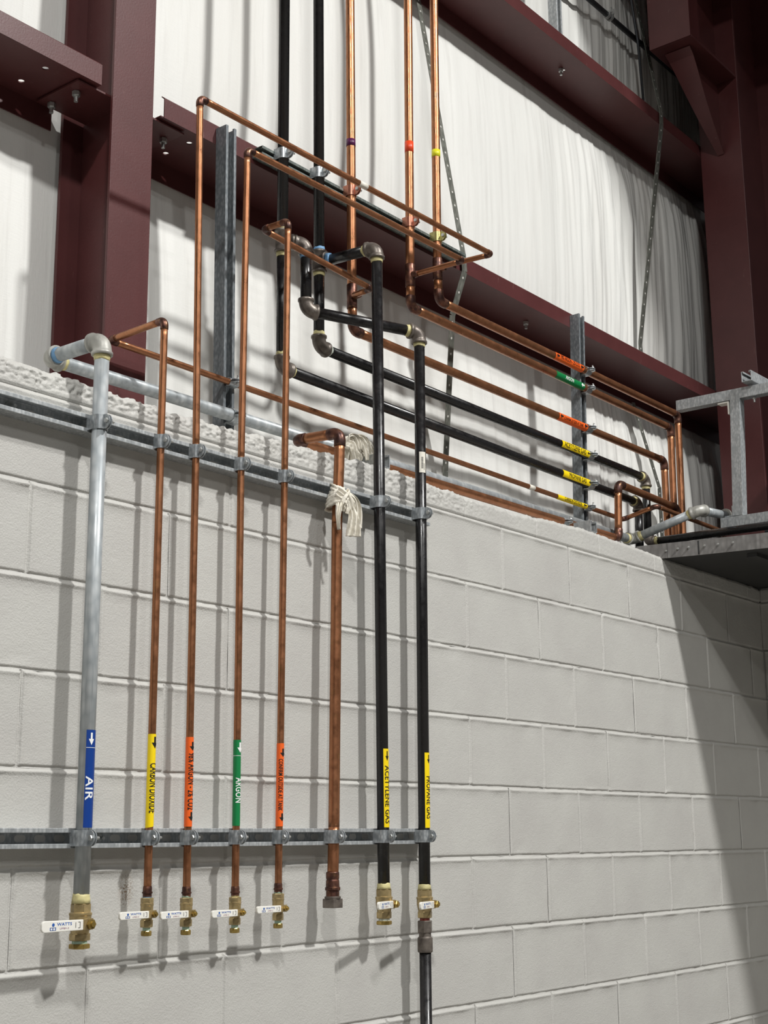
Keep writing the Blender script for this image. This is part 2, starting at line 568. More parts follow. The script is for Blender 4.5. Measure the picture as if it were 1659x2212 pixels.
# ------------------------------------------------------------------ steel frame
def girder_web(mb, x0, x1, y0, y1, z, t, holes, r=0.0085, n=16):
    """horizontal plate with round holes (x, y), built as a row of cells so the holes are open"""
    byx = {}
    for hx, hy in holes: byx.setdefault(round(hx, 2), []).append((hx, hy))
    cuts = sorted(byx)
    x = x0
    for c in cuts:
        a, b = c - 0.022, c + 0.022
        mb.box(x, a, y0, y1, z, z + t)
        hs = sorted(byx[c], key=lambda h: h[1])
        ys = [y0] + [(p[1] + q[1]) / 2 for p, q in zip(hs[:-1], hs[1:])] + [y1]
        for (hx, hy), ya, yb in zip(hs, ys[:-1], ys[1:]):
            base = len(mb.v)
            for zz in (z, z + t):
                for k in range(n):
                    an = 2 * math.pi * (k + 0.5) / n
                    mb.v.append(Vector((hx + r * math.cos(an), hy + r * math.sin(an), zz)))
                for k in range(n):
                    an = 2 * math.pi * (k + 0.5) / n
                    dx, dy = math.cos(an), math.sin(an)
                    tx = ((b - hx) if dx > 0 else (a - hx)) / dx if abs(dx) > 1e-6 else 1e9
                    ty = ((yb - hy) if dy > 0 else (ya - hy)) / dy if abs(dy) > 1e-6 else 1e9
                    tt = min(abs(tx), abs(ty))
                    mb.v.append(Vector((hx + dx * tt, hy + dy * tt, zz)))
            for s in (0, 1):
                o = base + s * 2 * n
                for k in range(n):
                    k2 = (k + 1) % n
                    mb.face((o + k, o + n + k, o + n + k2, o + k2))
                # corner triangles
                for cx, cy in ((a, ya), (b, ya), (b, yb), (a, yb)):
                    ang = math.atan2(cy - hy, cx - hx) % (2 * math.pi)
                    k = int((ang / (2 * math.pi) * n - 0.5) % n)
                    mb.v.append(Vector((cx, cy, z if s == 0 else z + t)))
                    mb.face((o + n + k, len(mb.v) - 1, o + n + (k + 1) % n))
            for k in range(n):
                k2 = (k + 1) % n
                mb.face((base + k, base + k2, base + 2 * n + k2, base + 2 * n + k))
        x = b
    mb.box(x, x1, y0, y1, z, z + t)


def girt(x0, x1, zw, label, holes=(), slope=0.0):
    t = thing('wall_girt', label, 'girt', ((x0 + x1) / 2, 0.30, zw), 'maroon wall girts')
    m = MB(); girder_web(m, x0, x1, 0.2087, 0.4083, zw, 0.0035, holes)
    m.build('web', MAROON, t)
    m = MB()
    m.extrude([(0.206, zw), (0.2085, zw + 0.0), (0.2085, zw + 0.056), (0.219, zw + 0.066), (0.2175, zw + 0.068), (0.206, zw + 0.058)], lambda u, v, d: (d, u, v), x0 + slope, x1)
    m.build('inner_flange', MAROON, t)
    m = MB()
    m.extrude([(0.412, zw + 0.0035), (0.4085, zw + 0.0035), (0.4085, zw - 0.062), (0.412, zw - 0.062)], lambda u, v, d: (d, u, v), x0, x1)
    m.build('outer_flange', MAROON, t)
    return t


def girt_bolt(x, y, z, label):
    t = thing('girt_bolt', label, 'bolt', (x, y, z - 0.03), 'bolts under the girts')
    m = MB(); m.cyl((x, y, z - 0.030), (x, y, z), 0.0055, 12); m.build('shank', BOLT, t)
    m = MB(); m.hexnut((x, y, z - 0.0145), (x, y, z - 0.0005), 0.019); m.build('nut', BOLT, t)


girt(-3.0, -1.510, 3.600, 'short maroon girt left of the near column, ending in a bolted clip', [(-1.655, 0.253), (-1.655, 0.351)])
girt(-1.300, 2.56, 3.600, 'long maroon girt just above the pipe runs, between the two columns', [(-1.144, 0.26), (-1.144, 0.356)], 0.01)
girt(-1.300, 2.56, 4.820, 'upper maroon girt crossing the top of the picture', [(1.02, 0.30)])
girt(-3.0, -1.510, 4.820, 'upper maroon girt left of the near column')
# clips that tie the girts to the near column
for (xa, xb, z, lab) in ((-1.575, -1.409, 3.5955, 'flat maroon clip plate bolting the left girt to the column'), (-1.401, -1.20, 3.5955, 'flat maroon clip plate bolting the middle girt to the column')):
    m = MB(); m.box(xa, xb, 0.222, 0.39, z - 0.005, z)
    o = m.build('girt_clip', MAROON, loc=((xa + xb) / 2, 0.3, z)); tag(o, lab, 'clip plate', 'girt clip plates')
for (x, y, lab) in ((-1.545, 0.365, 'rear hex bolt hanging under the left girt clip'), (-1.542, 0.268, 'front hex bolt hanging under the left girt clip'),
                    (-1.223, 0.281, 'hex bolt hanging under the middle girt beside the column')):
    girt_bolt(x, y, 3.5905, lab)
girt_bolt(1.0, 0.30, 4.8195, 'small bolt seen under the upper girt')
girt_bolt(0.66, 0.30, 3.5995, 'small bolt under the middle girt left of the right channel')

col = thing('steel_column', 'near maroon steel column behind the galvanized air pipe', 'column', (-1.405, 0.30, 0))
m = MB(); m.box(-1.476, -1.335, 0.200, 0.209, 0, 7.0); m.build('front_flange', MAROON, col, bevel=0.0015)
m = MB(); m.box(-1.409, -1.401, 0.2095, 0.3995, 0, 7.0); m.build('web', MAROON, col)
m = MB(); m.box(-1.476, -1.335, 0.400, 0.410, 0, 7.0); m.build('rear_flange', MAROON, col)

rc = thing('steel_column', 'far maroon steel column at the right behind the galvanized frame', 'column', (2.3, 0.1, 2.76))
m = MB(); m.box(2.10, 2.115, -0.003, 0.203, 2.765, 7.0); m.build('near_flange', MAROON, rc, bevel=0.002)
m = MB(); m.box(2.1155, 2.56, 0.092, 0.104, 2.765, 7.0); m.build('web', MAROON, rc)
m = MB(); m.box(2.5605, 2.575, -0.003, 0.203, 2.765, 7.0); m.build('far_flange', MAROON, rc)
br = thing('beam_bracket', 'maroon bracket with curved gusset on the far column', 'bracket', (1.86, 0.1, 5.17))
m = MB(); m.box(1.630, 1.643, 0.0, 0.203, 5.160, 6.2); m.build('end_plate', MAROON, br, bevel=0.002)
m = MB(); m.box(1.6435, 2.0995, 0.0, 0.203, 5.160, 5.174); m.build('bottom_flange', MAROON, br, bevel=0.002)
m = MB(); m.box(1.6435, 2.0995, 0.094, 0.104, 5.1745, 6.2); m.build('web', MAROON, br)
m = MB(); m.box(1.715, 1.727, 0.0, 0.0935, 5.1745, 6.2); m.build('stiffener', MAROON, br)
pts = []
for i in range(15):
    s = i / 14
    x = 1.70 + (2.099 - 1.70) * (s ** 0.82); z = 5.158 - (5.158 - 4.80) * s
    x -= 0.035 * math.sin(math.pi * s)
    pts.append((x, z))
m = MB()
m.extrude(pts + [(2.099, 5.158)], lambda u, v, d: (u, d, v), 0.094, 0.104)
m.build('gusset_web', MAROON, br)
m = MB()
for i in range(14):
    (xa, za), (xb, zb) = pts[i], pts[i + 1]
    wa = 0.062 * (1 - 0.75 * i / 14); wb = 0.062 * (1 - 0.75 * (i + 1) / 14)
    b = len(m.v)
    for (x, z, w) in ((xa, za, wa), (xb, zb, wb)):
        m.v += [Vector((x - 0.004, 0.099 - w, z - 0.006)), Vector((x - 0.004, 0.099 + w, z - 0.006)), Vector((x, 0.099 + w, z)), Vector((x, 0.099 - w, z))]
    for q in ((0, 1, 5, 4), (1, 2, 6, 5), (2, 3, 7, 6), (3, 0, 4, 7)):
        m.face([b + k for k in q], 0, False)
    if i == 0: m.face((b, b + 3, b + 2, b + 1))
    if i == 13: m.face((b + 4, b + 5, b + 6, b + 7))
m.build('gusset_flange', MAROON, br)
# deep girts past the far column
for (z0, z1, lab) in ((5.72, 6.35, 'dark maroon beam at the top right corner past the far column'), (5.05, 5.46, 'dark maroon beam past the far column, below the corner one'),
                      (4.02, 4.74, 'deep dark maroon beam right of the far column at bracket height')):
    m = MB(); m.extrude([(0.206, z0), (0.218, z0), (0.218, z1 - 0.01), (0.40, z1 - 0.01), (0.40, z1), (0.206, z1)], lambda u, v, d: (d, u, v), 2.577, 6.0)
    o = m.build('steel_beam', MAROON, loc=(3.1, 0.3, z0)); tag(o, lab, 'beam', 'beams past the far column')
# added slab and beam, out of view overhead, to shade insulation by far column
rb = MB(); rb.box(1.16, 3.6, -4.2, 0.36, 6.2, 6.4); rb.box(1.16, 1.22, -4.2, 0.2, 5.72, 6.2)
tag(rb.build('shadow_blocker', MAROON), kind='structure')


# ------------------------------------------------------------------ strut channel
def channel(name, p0, p1, out, label, group=None, mat=None, slots=True, size=0.0413, depth=0.0413, thing_root=None):
    """galvanized channel from p0 to p1 (centre of its back); 'out' is the way its open side faces"""
    p0 = Vector(p0); p1 = Vector(p1); out = Vector(out).normalized()
    d = (p1 - p0).normalized(); out = (out - d * out.dot(d)).normalized(); w = d.cross(out)
    L = (p1 - p0).length; h = size / 2; t = 0.0026; lip = 0.0095; lr = 0.0075
    t_ = thing(name, label, 'strut channel', tuple(p0 + (p1 - p0) * 0.5), group)
    def fn(u, v, s): return p0 + d * s + w * u + out * v
    m = MB()
    prof = [(-h, 0), (h, 0), (h, depth), (h - lip, depth), (h - lip, depth - lr), (h - lip + t, depth - lr), (h - lip + t, depth - t), (h - t, depth - t), (h - t, t)]
    prof += [(-u, v) for u, v in reversed(prof[2:])]
    # walls and lips as one outline
    m.extrude(prof, fn, 0, L)
    o = m.build('channel', mat or STRUT, t_, bevel=0.0009)
    if slots:
        n = 0; s = 0.025
        sl = MB()
        while s < L - 0.03:
            ring = []
            for k in range(9): a = -math.pi / 2 + math.pi * k / 8; ring.append((0.0075 + 0.0070 * math.cos(a), 0.0070 * math.sin(a)))
            for k in range(9): a = math.pi / 2 + math.pi * k / 8; ring.append((-0.0075 + 0.0070 * math.cos(a), 0.0070 * math.sin(a)))
            sl.extrude([(u + s, v) for u, v in ring], lambda u, v, q: p0 + d * u + w * v + out * q, t - 0.0005, t + 0.0004)
            s += 0.0508
        x = sl.build('slot_punching', SLOTM, t_)
        x['kind'] = 'stuff'
    return t_


SLOTM = plain('painted_wall_in_slots', srgb(200, 197, 191), 0.6, 0, 0.05)
zU, zL = 2.588, 1.686
chU = channel('strut_channel', (-2.02, 0.0, zU), (-0.437, 0.0, zU), (0, -1, 0), 'upper horizontal galvanized channel across the block wall, carrying the pipe drops', 'strut channels')
chL = channel('strut_channel', (-2.30, 0.0, zL), (-0.462, 0.0, zL), (0, -1, 0), 'lower horizontal galvanized channel on the block wall above the valves', 'strut channels')
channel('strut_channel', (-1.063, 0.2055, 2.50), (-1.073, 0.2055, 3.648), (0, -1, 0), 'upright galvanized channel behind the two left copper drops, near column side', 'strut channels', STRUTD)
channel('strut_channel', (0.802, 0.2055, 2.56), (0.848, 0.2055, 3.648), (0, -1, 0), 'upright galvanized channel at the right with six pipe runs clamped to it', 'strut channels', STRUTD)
channel('strut_channel', (-0.945, 0.2055, 3.628), (0.075, 0.2055, 3.628), (0, -1, 0), 'horizontal channel on the girt face, clamping the five risers', 'strut channels', STRUTG, size=0.030)
channel('strut_channel', (0.868, 0.2600, 4.824), (0.868, 0.2600, 5.9), (0, -1, 0), 'upright galvanized channel rising behind the upper girt at the top edge', 'strut channels')
channel('strut_channel', (-0.587, 0.075, 2.721), (-0.587, 0.004, 2.721), (0, 0, 1), 'short galvanized channel stub on the wall top under the big white rag', 'channel stubs on the wall top', slots=False)
channel('strut_channel', (0.592, 0.075, 2.723), (0.592, 0.004, 2.723), (0, 0, 1), 'short galvanized channel stub on the wall top below the right upright channel', 'channel stubs on the wall top', slots=False)
# anchors in the two wall channels
for x, z, lab in ((-1.90, zU, 'washered anchor bolt at the left end of the upper wall channel'), (-1.615, zL, 'washered anchor bolt in the lower wall channel right of the air pipe')):
    t = thing('anchor_bolt', lab, 'bolt', (x, -0.012, z), 'anchor bolts')
    m = MB(); m.cyl((x, -0.0035, z), (x, -0.0055, z), 0.0125, 20); m.build('washer', BOLT, t)
    m = MB(); m.hexnut((x, -0.0058, z), (x, -0.0125, z), 0.014); m.build('nut', BOLT, t)
    m = MB(); m.cyl((x, -0.0126, z), (x, -0.026, z), 0.004, 10); m.build('stud', BOLT, t)


# ------------------------------------------------------------------ lettering
_TXT = {}


def text_geo(s):
    if s in _TXT: return _TXT[s]
    cu = bpy.data.curves.new('lettering', 'FONT'); cu.body = s; cu.size = 1.0; cu.resolution_u = 3; cu.offset = 0.014
    cu.space_character = 1.05
    o = bpy.data.objects.new('lettering', cu); COL.objects.link(o)
    bpy.context.view_layer.update()
    me = o.to_mesh()
    vs = [(v.co.x, v.co.y) for v in me.vertices]; fs = [tuple(p.vertices) for p in me.polygons]
    o.to_mesh_clear()
    bpy.data.objects.remove(o); bpy.data.curves.remove(cu)
    x0 = min(v[0] for v in vs); x1 = max(v[0] for v in vs); y0 = min(v[1] for v in vs); y1 = max(v[1] for v in vs)
    _TXT[s] = ([((x - x0) / (x1 - x0), (y - y0) / (y1 - y0)) for x, y in vs], fs)
    return _TXT[s]


def put_flat(mb, vs, fs, fn, mat, ncut=7, rng=(0, 1)):
    """flat 2-D faces cut into thin bands across v, then placed by fn(u, v)"""
    bm = bmesh.new()
    bv = [bm.verts.new((u, v, 0)) for u, v in vs]
    for f in fs:
        try: bm.faces.new([bv[i] for i in f])
        except ValueError: pass
    for k in range(1, ncut):
        v = rng[0] + (rng[1] - rng[0]) * k / ncut
        bmesh.ops.bisect_plane(bm, geom=bm.verts[:] + bm.edges[:] + bm.faces[:], plane_co=(0, v, 0), plane_no=(0, 1, 0))
    bm.verts.index_update()
    b = len(mb.v)
    mb.v += [Vector(fn(v.co.x, v.co.y)) for v in bm.verts]
    for f in bm.faces: mb.face([b + v.index for v in f.verts], mat, True)
    bm.free()


ARROW = ([(0, -.17), (.5, -.17), (.5, -.5), (1, 0), (.5, .5), (.5, .17), (0, .17)], [(0, 1, 5, 6), (2, 3, 4)])


def on(p0, p1, z):
    p0 = Vector(p0); p1 = Vector(p1); return p0 + (p1 - p0) * ((z - p0.z) / (p1.z - p0.z))


def dn(p0, p1):
    return (Vector(p0) - Vector(p1)).normalized()


def marker(parent, axis0, adir, front, vdir, r, u0, u1, half, mats, items, name='pipe_marker', jag=False):
    """tape marker round a pipe: axis0 + adir*u runs along the pipe, text tops point to vdir"""
    axis0 = Vector(axis0); adir = Vector(adir); front = Vector(front); vdir = Vector(vdir)
    def fn(rr):
        return lambda u, v: axis0 + adir * u + (front * math.cos(v / r) + vdir * math.sin(v / r)) * rr
    mb = MB()
    n = 28; f0 = fn(r + 0.0006); b = len(mb.v); nu = 6
    for i in range(nu + 1):
        for k in range(n + 1):
            v = (-half + 2 * half * k / n) * r
            u = u0 + (u1 - u0) * i / nu
            if jag and i == nu: u -= 0.009 * (k / n) ** 2 
            mb.v.append(f0(u, v))
    for i in range(nu):
        for k in range(n):
            a = b + i * (n + 1) + k
            mb.face((a, a + 1, a + n + 2, a + n + 1), 0, True)
    f1 = fn(r + 0.0011)
    for it in items:
        kind, a0, a1, v0, v1, mt = it[:6]
        if kind == 'arrow':
            put_flat(mb, ARROW[0], ARROW[1], lambda u, v: f1(a0 + (a1 - a0) * u, v0 + (v1 - v0) * (v + .5)), mt, 6, (-.5, .5))
        elif kind == 'line':
            put_flat(mb, [(0, 0), (1, 0), (1, 1), (0, 1)], [(0, 1, 2, 3)], lambda u, v: f1(a0 + (a1 - a0) * u, v0 + (v1 - v0) * v), mt, 10)
        else:
            vs, fs = text_geo(kind)
            put_flat(mb, vs, fs, lambda u, v: f1(a0 + (a1 - a0) * u, v0 + (v1 - v0) * v), mt, 7)
    return mb.build(name, mats, parent, recalc=False)


# ------------------------------------------------------------------ pipes and fittings
def arc_pts(V, a, b, t, n=9):
    """rounded corner at V between unit directions a and b (pointing away from V), tangent length t"""
    V = Vector(V); ang = a.angle(b); half = ang / 2
    R = t * math.tan(half)
    bis = (a + b).normalized(); c = V + bis * (R / math.sin(half))
    p0 = V + a * t; e0 = (p0 - c); p1 = V + b * t; e1 = p1 - c
    tot = e0.angle(e1); ax = e0.cross(e1).normalized()
    return [c + Matrix.Rotation(tot * i / (n - 1), 3, ax) @ e0 for i in range(n)]


STYLE = {
    'cu': dict(pipe=CU, fit=CUF, take=2.7, body=1.13, kind='solder'),
    'blk': dict(pipe=BLK, fit=IRON, take=2.15, body=1.27, kind='thread'),
    'galv': dict(pipe=GALV, fit=GALVF, take=2.15, body=1.27, kind='thread'),
}


def pipe_seg(parent, p0, p1, r, mat, h0=0.0, h1=0.0, n=24):
    p0 = Vector(p0); p1 = Vector(p1); L = (p1 - p0).length
    ds = [0.0, L]
    if h0 or h1:
        k = max(2, min(60, int(L / 0.02)))
        ds = [L * i / k for i in range(k + 1)]
    m = MB(); m.sweep([p0 + (p1 - p0) * (d / L) for d in ds], r, n, 0)
    if h0 or h1:
        heat = []
        for d in ds:
            v = max(h0 and max(0, 1 - d / h0), h1 and max(0, 1 - (L - d) / h1))
            heat += [v] * n
        m.heat = heat
    else: m.heat = [0.0] * len(m.v)
    return m.build('pipe', mat, parent)


def seal(parent, p, d, r, mat, L=None):
    L = L or r * 0.75
    m = MB(); d = Vector(d); p = Vector(p)
    ring = []
    m.sweep([p, p + d * (L * .45), p + d * (L * .8), p + d * L], [r * 1.16, r * 1.10, r * 1.06, r * 1.012], 24, 0)
    for i, v in enumerate(m.v):
        ax = p + d * (v - p).dot(d)
        m.v[i] = v + (v - ax) * 0.05 * noise.noise(v * 130) + d * (0.0035 * noise.noise(v * 90 + Vector((3, 1, 2))) if (v - p).dot(d) > L * .3 else 0)
    return m.build('thread_sealant', mat, parent)


def elbow(parent, V, a, b, r, st, seals=(None, None)):
    V = Vector(V); a = Vector(a).normalized(); b = Vector(b).normalized(); S = STYLE[st]
    T = S['take'] * r
    m = MB()
    if S['kind'] == 'solder':
        arc = arc_pts(V, a, b, T * 0.60, 9)
        pts = [V + a * T] + [V + a * (T * .97)] + arc + [V + b * (T * .97)] + [V + b * T]
        k = S['body']
        rad = [r * (k - .05), r * k] + [r * k] + [r * (k - .0)] * 7 + [r * k] + [r * k, r * (k - .05)]
        m.sweep(pts, rad, 24)
    else:
        arc = arc_pts(V, a, b, T * 0.72, 11)
        k = S['body']; c = 1.46
        pts = [V + a * T, V + a * (T * .985), V + a * (T * .80), V + a * (T * .75)] + arc[1:-1] + [V + b * (T * .75), V + b * (T * .80), V + b * (T * .985), V + b * T]
        rad = [r * (c - .06), r * c, r * c, r * k * 1.03] + [r * k] * 9 + [r * k * 1.03, r * c, r * c, r * (c - .06)]
        m.sweep(pts, rad, 26)
    o = m.build('elbow', S['fit'], parent)
    if seals[0]: seal(o, V + a * (T * .99), a, r, seals[0])
    if seals[1]: seal(o, V + b * (T * .99), b, r, seals[1])
    return T


def tee(parent, V, axis, out, r, ro, st, seals=(None, None, None)):
    V = Vector(V); axis = Vector(axis).normalized(); out = Vector(out).normalized(); S = STYLE[st]
    T = S['take'] * r; k = S['body']; m = MB()
    if S['kind'] == 'solder':
        m.sweep([V - axis * T, V - axis * (T * .97), V + axis * (T * .97), V + axis * T], [r * (k - .05), r * k, r * k, r * (k - .05)], 24)
        m.sweep([V, V + out * (r * k), V + out * (r * k + ro * 1.6), V + out * (r * k + ro * 1.7)], [ro * 1.5, ro * 1.35, ro * 1.16, ro * 1.1], 20)
        to = r * k + ro * 1.6
    else:
        c = 1.46
        m.sweep([V - axis * T, V - axis * (T * .985), V - axis * (T * .78), V - axis * (T * .72), V + axis * (T * .72), V + axis * (T * .78), V + axis * (T * .985), V + axis * T],
                [r * 1.4, r * c, r * c, r * k, r * k, r * c, r * c, r * 1.4], 26)
        m.sweep([V, V + out * (T * .72), V + out * (T * .78), V + out * (T * .985), V + out * T], [r * k, r * k, r * c, r * c, r * 1.4], 26)
        to = T
    o = m.build('tee', S['fit'], parent)
    for sl, d in zip(seals, (axis, -axis, out)):
        if sl: seal(o, V + d * (T * .99), d, r, sl)
    return T, to


def run(parent, pts, r, st, t0=0.0, t1=0.0, seals=None, heat=(0.16, 0.16)):
    """pipe along pts with an elbow at every corner; t0/t1 pull the two ends back into their fittings"""
    P = [Vector(p) for p in pts]; S = STYLE[st]
    T = S['take'] * r; cu = S['kind'] == 'solder'
    seals = seals or {}
    for i in range(len(P) - 1):
        d = (P[i + 1] - P[i]).normalized()
        s = P[i] + d * (T * .8 if i > 0 else t0)
        e = P[i + 1] - d * (T * .8 if i < len(P) - 2 else t1)
        if (e - s).length > 0.004:
            h0 = (0.17 if i > 0 else heat[0]) if cu else 0
            h1 = (0.17 if i < len(P) - 2 else heat[1]) if cu else 0
            L = (e - s).length
            pipe_seg(parent, s, e, r, S['pipe'], h0, h1)
    for i in range(1, len(P) - 1):
        elbow(parent, P[i], P[i - 1] - P[i], P[i + 1] - P[i], r, st, seals.get(i, (None, None)))


F = -0.0413          # front face of the wall channels
RA, RC, RB, RK = 0.0168, 0.0087, 0.0143, 0.0160
yA, yC, yB, yK = F - RA - .0015, F - RC - .0015, F - RB - .0015, F - RK - .0015
BK = 0.1642          # front face of the back channels
bA, bC, bB, bK = BK - RA - .0015, BK - RC - .0015, BK - RB - .0015, BK - RK - .0015
VX, VY, VZ = Vector((1, 0, 0)), Vector((0, 1, 0)), Vector((0, 0, 1))

# compressed air ------------------------------------------------------
air = thing('galvanized_air_line', 'thick galvanized steel pipe at far left with the blue AIR marker', 'pipe line', (-1.698, yA, 1.55))
run(air, [(-1.699, yA, 1.556), (-1.697, yA, 2.783), (-1.690, 0.143, 2.788), (1.122, 0.143, 2.800), (1.135, -0.142, 2.877), (1.37, -0.142, 2.896)], RA, 'galv',
    seals={1: (DOPE, None), 2: (DOPEB, DOPE), 3: (DOPE, DOPE), 4: (DOPE, TEFL)})
elbow(air, (1.392, -0.142, 2.8975), -VX, -VZ, RA, 'galv')
marker(air, on((-1.699, yA, 1.556), (-1.697, yA, 2.783), 1.909), dn((-1.699, yA, 1.556), (-1.697, yA, 2.783)), -VY, VX, RA, 0, 0.202, 0.80, [BLU, WINK],
       [('arrow', 0.006, 0.032, -0.0085, 0.0035, 1), ('line', 0.0365, 0.0375, -0.013, 0.013, 1), ('AIR', 0.096, 0.146, -0.0115, 0.0055, 1)])
tee_dummy = None

# carbon dioxide ------------------------------------------------------
co2 = thing('copper_gas_line', 'thin copper pipe second from left with the yellow CARBON DIOXIDE marker', 'pipe line', (-1.506, yC, 1.55), 'copper gas lines')
run(co2, [(-1.509, yC, 1.577), (-1.504, yC, 2.890), (-1.497, 0.152, 2.889), (1.075, 0.152, 2.874), (1.085, 0.012, 2.907), (1.66, 0.012, 2.902)], RC, 'cu', heat=(0.17, 0.0))
elbow(co2, (1.668, 0.012, 2.902), -VX, -VZ, RC, 'cu')
run(co2, [(1.668, 0.012, 2.89), (1.668, 0.012, 2.77)], RC, 'cu')
tb = (-0.003, 0.012)
marker(co2, on((-1.509, yC, 1.577), (-1.504, yC, 2.890), 1.911), dn((-1.509, yC, 1.577), (-1.504, yC, 2.890)), -VY, VX, RC, 0, 0.204, 2.15, [YEL, INK],
       [('arrow', 0.006, 0.032, -0.0065, 0.0085, 1), ('CARBON DIOXIDE', 0.064, 0.172, -0.0085, 0.0085, 1)], jag=True)
marker(co2, (0.590, 0.152, 2.8765), Vector((1, 0, -0.0058)), -VY, VZ, RC, 0, 0.205, 2.1, [YEL, INK],
       [('arrow', 0.20, 0.176, -0.005, 0.005, 1), ('CARBON DIOXIDE', 0.045, 0.165, -0.006, 0.006, 1)])
m = MB(); m.sweep([(0.405, 0.152, 2.8779), (0.440, 0.152, 2.8777)], RC + .0006, 24, 0); m.build('paper_tag', PAPER, co2)
# argon blend ---------------------------------------------------------
a95 = thing('copper_gas_line', 'thin copper pipe third from left with the orange 98% ARGON marker', 'pipe line', (-1.391, yC, 1.55), 'copper gas lines')
run(a95, [(-1.392, yC, 1.560), (-1.392, yC, 2.6), ], RC, 'cu', heat=(0.17, 0))
run(a95, [(-1.392, yC, 2.6), (-1.404, yC, 3.517), (-0.090, yC, 3.528), (-0.122, bB, 3.524)], RC, 'cu', t1=RB * 1.3, heat=(0, 0.2))
xr = -0.116
T, to = tee(a95, (-0.1155, bB, 3.520), VZ, -VY, RB, RC, 'cu')
run(a95, [(-0.0885, bB, 6.9), (-0.1155, bB, 3.520)], RB, 'cu', t1=T * .7, heat=(0, 0.25))
run(a95, [(-0.1155, bB, 3.520), (-0.111, bB, 3.411), (1.588, bB, 3.414), (1.570, bB, 2.775)], RB, 'cu', t0=T * .7, heat=(0.3, 0))
marker(a95, on((-1.392, yC, 1.560), (-1.392, yC, 2.6), 1.910), dn((-1.392, yC, 1.560), (-1.392, yC, 2.6)), -VY, VX, RC, 0, 0.200, 3.0, [ORG, INK],
       [('arrow', 0.011, 0.031, -0.0065, 0.0085, 1), ('98% ARGON - 2% CO2', 0.036, 0.163, -0.0085, 0.0080, 1), ('arrow', 0.168, 0.188, -0.0065, 0.0085, 1)])
marker(a95, (0.597, bB, 3.4125), VX, -VY, VZ, RB, 0, 0.202, 1.7, [ORG, INK],
       [('arrow', 0.026, 0.006, -0.009, 0.009, 1), ('98% ARGON - 2% CO2', 0.034, 0.168, -0.006, 0.008, 1), ('arrow', 0.197, 0.176, -0.009, 0.009, 1)])
m = MB(); m.sweep([(-0.1122, bB, 3.926), (-0.1120, bB, 3.952)], RB + .0006, 24, 0); m.build('tape_band', YELT, a95)
m = MB(); m.sweep([(-0.770, yC, 3.5224), (-0.735, yC, 3.5227)], RC + .0006, 24, 0); m.build('paper_tag', PAPER, a95)
# argon ---------------------------------------------------------------
arg = thing('copper_gas_line', 'thin copper pipe fourth from left with the green ARGON marker, under the tall top loop', 'pipe line', (-1.236, yC, 1.55), 'copper gas lines')
run(arg, [(-1.237, yC, 1.560), (-1.237, yC, 2.6)], RC, 'cu', heat=(0.17, 0))
run(arg, [(-1.237, yC, 2.6), (-1.229, yC, 3.444), (-0.252, yC, 3.453), (-0.266, bB, 3.450)], RC, 'cu', t1=RB * 1.3, heat=(0, 0.2))
T, to = tee(arg, (-0.2665, bB, 3.450), VZ, -VY, RB, RC, 'cu')
run(arg, [(-0.234, bB, 6.9), (-0.2665, bB, 3.450)], RB, 'cu', t1=T * .7, heat=(0, 0.25))
run(arg, [(-0.2665, bB, 3.450), (-0.266, bB, 3.342), (1.515, bB, 3.340), (1.497, bB, 2.775)], RB, 'cu', t0=T * .7, heat=(0.3, 0))
marker(arg, on((-1.237, yC, 1.560), (-1.237, yC, 2.6), 1.911), dn((-1.237, yC, 1.560), (-1.237, yC, 2.6)), -VY, VX, RC, 0, 0.199, 3.0, [GRN, WINK],
       [('arrow', 0.006, 0.030, -0.0065, 0.0075, 1), ('line', 0.0365, 0.0375, -0.022, 0.022, 1), ('ARGON', 0.088, 0.146, -0.0090, 0.0065, 1)])
marker(arg, (0.599, bB, 3.3410), VX, -VY, VZ, RB, 0, 0.200, 1.5, [GRN, WINK],
       [('ARGON', 0.060, 0.118, -0.007, 0.007, 1), ('arrow', 0.195, 0.172, -0.008, 0.008, 1)])
m = MB(); m.sweep([(-0.2622, bB, 3.884), (-0.2620, bB, 3.922)], RB + .0006, 24, 0); m.build('tape_band', REDT, arg)
m = MB(); m.sweep([(-0.2502, bB, 5.05), (-0.25, bB, 5.08)], RB + .0006, 24, 0); m.build('tape_band', REDT, arg)
# confirm at tank -----------------------------------------------------
cnf = thing('copper_gas_line', 'thin copper pipe with the orange CONFIRM OUTSIDE AT TANK marker', 'pipe line', (-1.088, yC, 1.55), 'copper gas lines')
run(cnf, [(-1.090, yC, 1.563), (-1.077, yC, 2.6)], RC, 'cu', heat=(0.17, 0))
run(cnf, [(-1.077, yC, 2.6), (-1.070, yC, 3.298), (-1.064, 0.046, 3.304), (-0.594, 0.046, 3.277), (-0.569, bB, 3.286)], RC, 'cu', t1=RB * 1.3, heat=(0, 0.2))
T, to = tee(cnf, (-0.5615, bB, 3.288), VZ, -VY, RB, RC, 'cu')
run(cnf, [(-0.572, bB, 6.9), (-0.5615, bB, 3.288)], RB, 'cu', t1=T * .7, heat=(0, 0.25))
run(cnf, [(-0.5615, bB, 3.288), (-0.558, bB, 3.181), (1.440, bB, 3.183), (1.437, bB, 2.775)], RB, 'cu', t0=T * .7, heat=(0.3, 0))
marker(cnf, on((-1.090, yC, 1.563), (-1.077, yC, 2.6), 1.910), dn((-1.090, yC, 1.563), (-1.077, yC, 2.6)), -VY, VX, RC, 0, 0.199, 3.0, [ORG, INK],
       [('arrow', 0.013, 0.033, -0.0075, 0.0075, 1), ('CONFIRM OUTSIDE AT TANK', 0.038, 0.162, -0.0105, 0.0000, 1), ('arrow', 0.168, 0.187, -0.0075, 0.0075, 1)])
